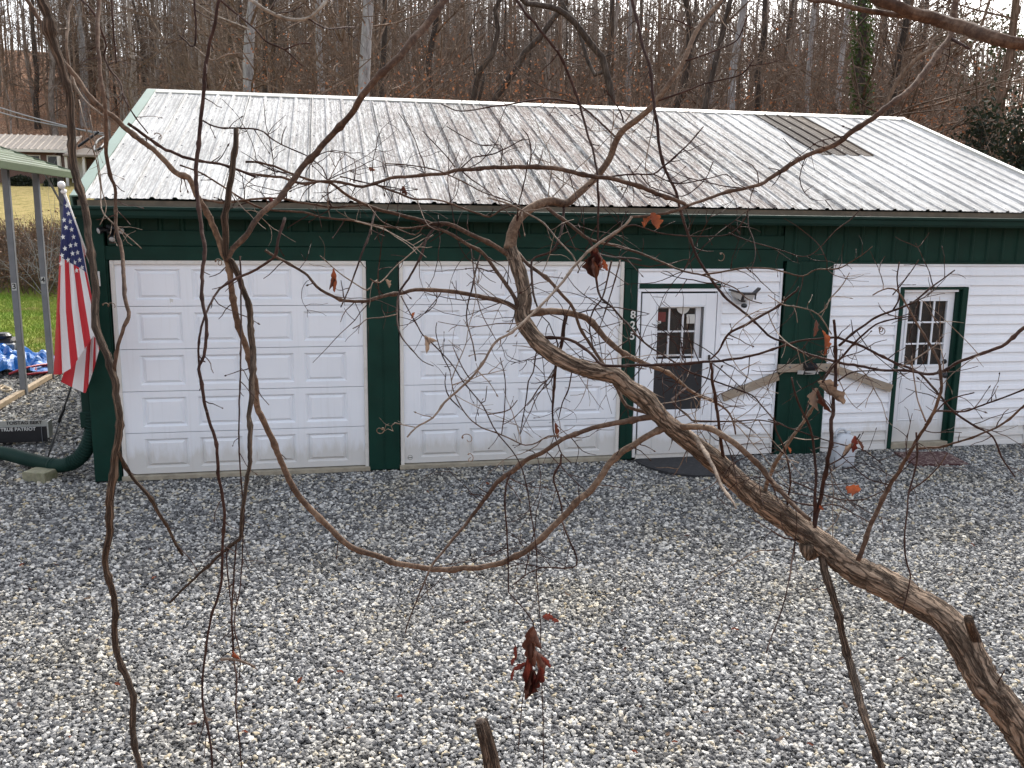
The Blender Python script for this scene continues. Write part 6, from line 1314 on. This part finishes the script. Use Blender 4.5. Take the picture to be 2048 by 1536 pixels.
# long fine twigs filling the tangle
LT = Fast
for i, cnt in (('arc',9),('arc3',7),('left',7),('left2',5),('right',8),('right2',4),('right3',7),('drop',6),('n26',6),('slim',7),('inner',6),('n24',3),('s1',7),('s5',4),('w1',6),('uvine2',6),('arch',9),('lead',6),('limb',5),('trunk',7),('bigarch',4),('wire2',6),('m5',4),('n27',4),('s2',3),('drop2',3)):
    S = DONE[i]; fs = Fast()
    for _ in range(int(cnt*1.5)):
        k = brg.integers(len(S)//12+1, len(S)-2); u, v, d = S[k]; an = brg.uniform(0, 6.283); Lp = brg.uniform(60, 190); m = 9; pts = [(u,v,d)]; cv = brg.normal(0,.10)
        for q in range(m): an += cv+brg.normal(0,.13); pts.append((pts[-1][0]+math.cos(an)*Lp/m, pts[-1][1]+math.sin(an)*Lp/m, pts[-1][2]+brg.normal(0,.012)))
        P = np.array([PX(*q) for q in pts]); w0 = brg.uniform(1.8,3.3)*d/FPX/2; fs.stick(P, np.linspace(w0, w0*.5, m+1)); SS = np.array(pts)
        for _ in range(brg.integers(1,4)):
            k2 = brg.integers(2, m); u2, v2, d2 = SS[k2]; a2 = an+brg.choice([-1,1])*brg.uniform(.5,1.2); p2 = [(u2,v2,d2)]; L2 = brg.uniform(14,55)
            for q in range(4): a2 += brg.normal(0,.2); p2.append((p2[-1][0]+math.cos(a2)*L2/4, p2[-1][1]+math.sin(a2)*L2/4, p2[-1][2]+brg.normal(0,.008)))
            fs.stick(np.array([PX(*q) for q in p2]), np.linspace(w0*.7, w0*.4, 5))
    b_ = MB(); b_.v = [np.vstack(fs.V)]; b_.f = fs.F; b_.n = fs.n; b_.uv = [np.zeros((fs.n,2))]; b_.build('fine_twigs', M['twig_red' if brg.random() < .75 else 'twig_pale'], OBJ[i], kind='stuff')
# knot high on the thick vine, cut faces
kp = PX(1620, 1105, DONE['trunk'][np.argmin(abs(DONE['trunk'][:,0]-1625)),2]-.01); MB().tube([kp+CU*.02, kp, kp-CU*.012-CR*.004, kp-CU*.02-CR*.006], [.026,.024,.016,.004], 12, rough=.12, seed=5).build('knot', M['trunk'], OBJ['trunk'], True)
# curled tendrils
def tendril(u, v, d, parent, turns=2.2, rpx=9, L_=30, an=0.):
    t = np.linspace(0, 1, 46); pts = []
    for q in t: r = rpx*(.3+.7*q); a = an+turns*6.283*q; pts.append((u+math.cos(an)*L_*q*.6+r*math.cos(a)-rpx*.3, v+math.sin(an)*L_*q*.6+r*math.sin(a), d+.02*math.sin(a)))
    MB().tube([PX(*q) for q in pts], np.linspace(.0013,.0008,46)*d/2, 5).build('tendril', M['twig_pale'], OBJ[parent], True)
for a in ((1762,655,1.86,'s5',2.5,7,18,1.),(770,858,2.0,'xtwig',1.5,8,20,2.6),(925,872,2.1,'xtwig',1.4,9,34,.2),(432,520,2.0,'stub',1.6,7,26,.4),(1025,318,2.4,'arch',2,5,20,2.),(1000,320,2.4,'arch',1.5,5,18,.5),(310,265,2.1,'uvine',1.6,6,34,.6),(1235,372,2.35,'arch',2.5,5,40,.4),(1660,695,1.9,'s1',1.3,8,26,2.2),(205,608,1.8,'vine1',2.2,5,40,.1),(1445,505,2.2,'n14',1.2,7,20,1.5),(575,350,2.3,'arch',1.4,5,22,1.),(940,905,2.1,'limb',1.5,7,30,1.2),(700,360,2.35,'arch',1.5,4,20,.2)): tendril(a[0],a[1],a[2],a[3],*a[4:])
# ------------------------------------------------------------------ withered leaves
def dry_leaf_mat(name, c0, c1, c2): return leaf_mat(name, (c0, c1, c2), .35)
LM = {'rust': dry_leaf_mat('rust_leaf', (.10,.025,.012), (.22,.06,.025), (.33,.11,.04)), 'brown': dry_leaf_mat('brown_leaf', (.035,.012,.008), (.085,.03,.018), (.15,.065,.04)),
      'pale': dry_leaf_mat('pale_leaf', (.11,.07,.05), (.21,.15,.11), (.34,.26,.2)), 'red': dry_leaf_mat('dark_red_leaf', (.05,.010,.008), (.10,.02,.014), (.17,.04,.025))}
def leaf(parent, u, v, d, lpx, wpx, ang, curl, kind, seed):
    rg_ = np.random.default_rng(seed); nl, nw = 12, 8; V = []; F = []; a = R(ang); ex = CR*math.cos(a)-CU*math.sin(a); ey = CR*math.sin(a)+CU*math.cos(a); tw = rg_.uniform(-.9,.9); nz_ = CF*math.cos(tw)-ey*math.sin(tw); ey = ey*math.cos(tw)+CF*math.sin(tw); curl = curl*1.6; c = PX(u, v, d); k = d/FPX; ph = rg_.uniform(0,6.28,4)
    for i in range(nl+1):
        t = i/nl; hw = wpx*.5*k*(math.sin(math.pi*min(1,t*.93+.05))**.8)*(1+.22*math.sin(t*19+ph[0])+.12*math.sin(t*37+ph[1]))
        for j in range(nw+1):
            s = j/nw*2-1; bend = curl*(s*s)*hw*1.3+.25*lpx*k*curl*math.sin(t*2.6+ph[2])*.5; rip = .10*hw*math.sin(t*11+s*3+ph[3]); side = s*hw*(1-.35*abs(curl)*abs(s))
            V.append(c+ex*(t*lpx*k)+ey*(side+.06*lpx*k*math.sin(t*3+ph[1]))-nz_*(bend+rip))
    for i in range(nl):
        for j in range(nw): F.append((i*(nw+1)+j, i*(nw+1)+j+1, (i+1)*(nw+1)+j+1, (i+1)*(nw+1)+j))
    b = MB(); b.add(V, F); return b.build('leaf', LM[kind], OBJ[parent], True)
for q in (('arc3',667,538,2.3,46,15,88,.5,'rust'),('arc3',664,545,2.3,35,12,96,-.4,'brown'),('right',1188,498,2.3,62,44,82,.8,'brown'),('right',1192,512,2.27,44,32,92,.7,'brown'),('right',1196,505,2.32,50,26,100,-.7,'brown'),('right',1182,500,2.28,40,20,70,.6,'red'),('right',1205,520,2.3,24,14,60,.4,'rust'),
  ('bigarch',1306,425,2.25,34,30,80,.4,'rust'),('bigarch',1300,432,2.25,26,16,110,.5,'rust'),('n32',846,672,2.1,36,16,75,.7,'pale'),('n32',850,674,2.1,26,12,20,.5,'pale'),
  ('n33',1068,1255,2.1,62,40,98,.7,'brown'),('n33',1064,1285,2.09,50,34,85,-.6,'brown'),('n33',1060,1340,2.1,60,34,95,.6,'brown'),('n33',1074,1330,2.11,56,26,100,.7,'red'),('n33',1070,1258,2.08,40,24,70,-.5,'brown'),('n33',1064,1310,2.1,84,40,96,.8,'red'),('n33',1072,1300,2.12,60,26,80,-.6,'brown'),('n33',1052,1325,2.1,30,14,150,.4,'red'),('n33',1080,1315,2.1,30,14,40,.5,'red'),
  ('n32',1085,1232,2.1,22,16,15,.3,'red'),('n32',1103,1237,2.1,16,12,20,.3,'red'),('n33',1033,1290,2.1,30,12,95,.4,'red'),('n33',1030,1315,2.1,18,10,110,.3,'red'),('n33',1024,1338,2.1,24,9,90,.3,'red'),
  ('drop',1110,845,2.55,34,12,80,.6,'brown'),('s4',1638,772,1.93,60,34,35,.8,'pale'),('s4',1640,776,1.95,46,22,95,-.7,'pale'),('s4',1642,778,1.92,52,16,70,.7,'brown'),('s4',1636,765,1.96,40,24,5,.5,'pale'),
  ('s11',1712,872,1.95,34,18,105,.6,'red'),('s11',1708,885,1.95,34,12,128,.5,'pale'),('s11',1716,878,1.96,26,10,70,-.6,'brown'),('s10',1692,972,1.96,30,28,20,.25,'rust'),('s8',1640,662,1.9,50,14,80,.7,'rust'),('s8',1633,640,1.92,34,12,100,-.5,'brown'),
  ('s12',1577,893,1.97,14,9,80,.3,'rust'),('s10',1640,1010,1.95,12,9,60,.3,'rust'),('arc3',770,560,2.3,18,12,60,.5,'pale'),('q2',830,625,2.15,14,8,120,.4,'rust'),('uvine',540,395,2.3,14,10,60,.3,'red'),('arch',805,372,2.35,20,14,60,.4,'brown'),('arch',740,332,2.4,14,12,40,.5,'brown'),('hang1',468,1300,1.95,22,12,60,.5,'rust')):
    leaf(*q, seed=int(q[1]*3+q[2]))
# cut stump standing up at the bottom edge, and a snapped stick caught in the vines
P = catmull([PX(988,1560,1.9), PX(980,1510,1.9), PX(970,1470,1.9), PX(962,1443,1.9)], .012); zb = float(terr(P[0][0], P[0][1])); P = np.vstack([[P[0]+np.array([.02,-.02,zb-.05-P[0][2]])], P])
T = thing('cut_stem', P[0], 'cut stem with pale end poking up at the bottom edge', 'stem')
MB().tube(catmull(P, .02), np.linspace(19,13,len(catmull(P, .02)))*1.9/FPX, 16, rough=.07, seed=3).build('stem', M['vine_bark'], T, True)
MB().tube([P[-1]-CU*.006, P[-1]+CU*.006-CR*.004], [.0138,.006], 12).build('cut_end', M['twig_pale'], T)
P = catmull([PX(442,1319,1.92), PX(465,1318,1.94), PX(483,1322,1.95), PX(510,1334,1.97)], .012); T = thing('broken_stick', P[0], 'short broken stick caught crosswise in the hanging vine', 'stick')
MB().tube(P, np.linspace(.0035,.0022,len(P)), 8).build('stick', M['twig_pale'], T, True); MB().tube([P[len(P)*2//3], P[len(P)*2//3]+CR*.02-CU*.012], [.002,.001], 6).build('stub', M['twig_brown'], T)
# leaves lying on the gravel
lv = []
for k in range(3):
    rg_ = np.random.default_rng(60+k); V = []; F = []
    for i in range(7):
        t = i/6; hw = .018*math.sin(math.pi*(t*.9+.05))*(1+.3*math.sin(t*17+k))
        for j in range(5): s = j/4*2-1; V.append(((t-.5)*.075, s*hw, .012*s*s+.008*math.sin(t*5+k)))
    F = [(i*5+j, i*5+j+1, (i+1)*5+j+1, (i+1)*5+j) for i in range(6) for j in range(4)]; b = MB(); b.add(V, F)
    lv.append(b.mesh('fallen_leaf', LM[('rust','brown','pale')[k]]))
spots = [(43,1131),(112,1130),(175,1198),(308,1157),(195,1280),(170,1425),(235,1370),(470,1298),(415,1440),(490,1465),(385,1450),(40,1412),(140,1475),(650,1102),(842,1119),(680,1345),(620,1458),(700,1455),(800,1395),(935,1245),(840,1305),(600,1362),(1375,1072),(1225,1222),(1270,1505),(1280,1415),(1410,1425),(1350,1485),(1480,1467),(1335,1470),(1470,1260),(1250,1300),(1690,1412),(1620,1490),(1800,1320),(1270,968),(855,984),(1630,1180),(1900,1150),(1740,1470),(300,1100),(1135,1190),(975,968),(60,1180),(1560,1480),(1945,1090)]
for k, (u, v) in enumerate(spots):
    p = onZ(u, v, -.045); o = bpy.data.objects.new('fallen_leaf', lv[k % 3]); COL.objects.link(o); o.location = (p[0], p[1], -.042); o.rotation_euler = (brg.normal(0,.25), brg.normal(0,.25), brg.uniform(0,6.28)); s_ = brg.uniform(.4,.8); o.scale = (s_,)*3; tag(o, 'small dry leaf lying on the open gravel', 'leaf', 'fallen leaves on the gravel')
for o in list(bpy.data.objects):
    if '_wl' in o.keys(): del o['_wl']
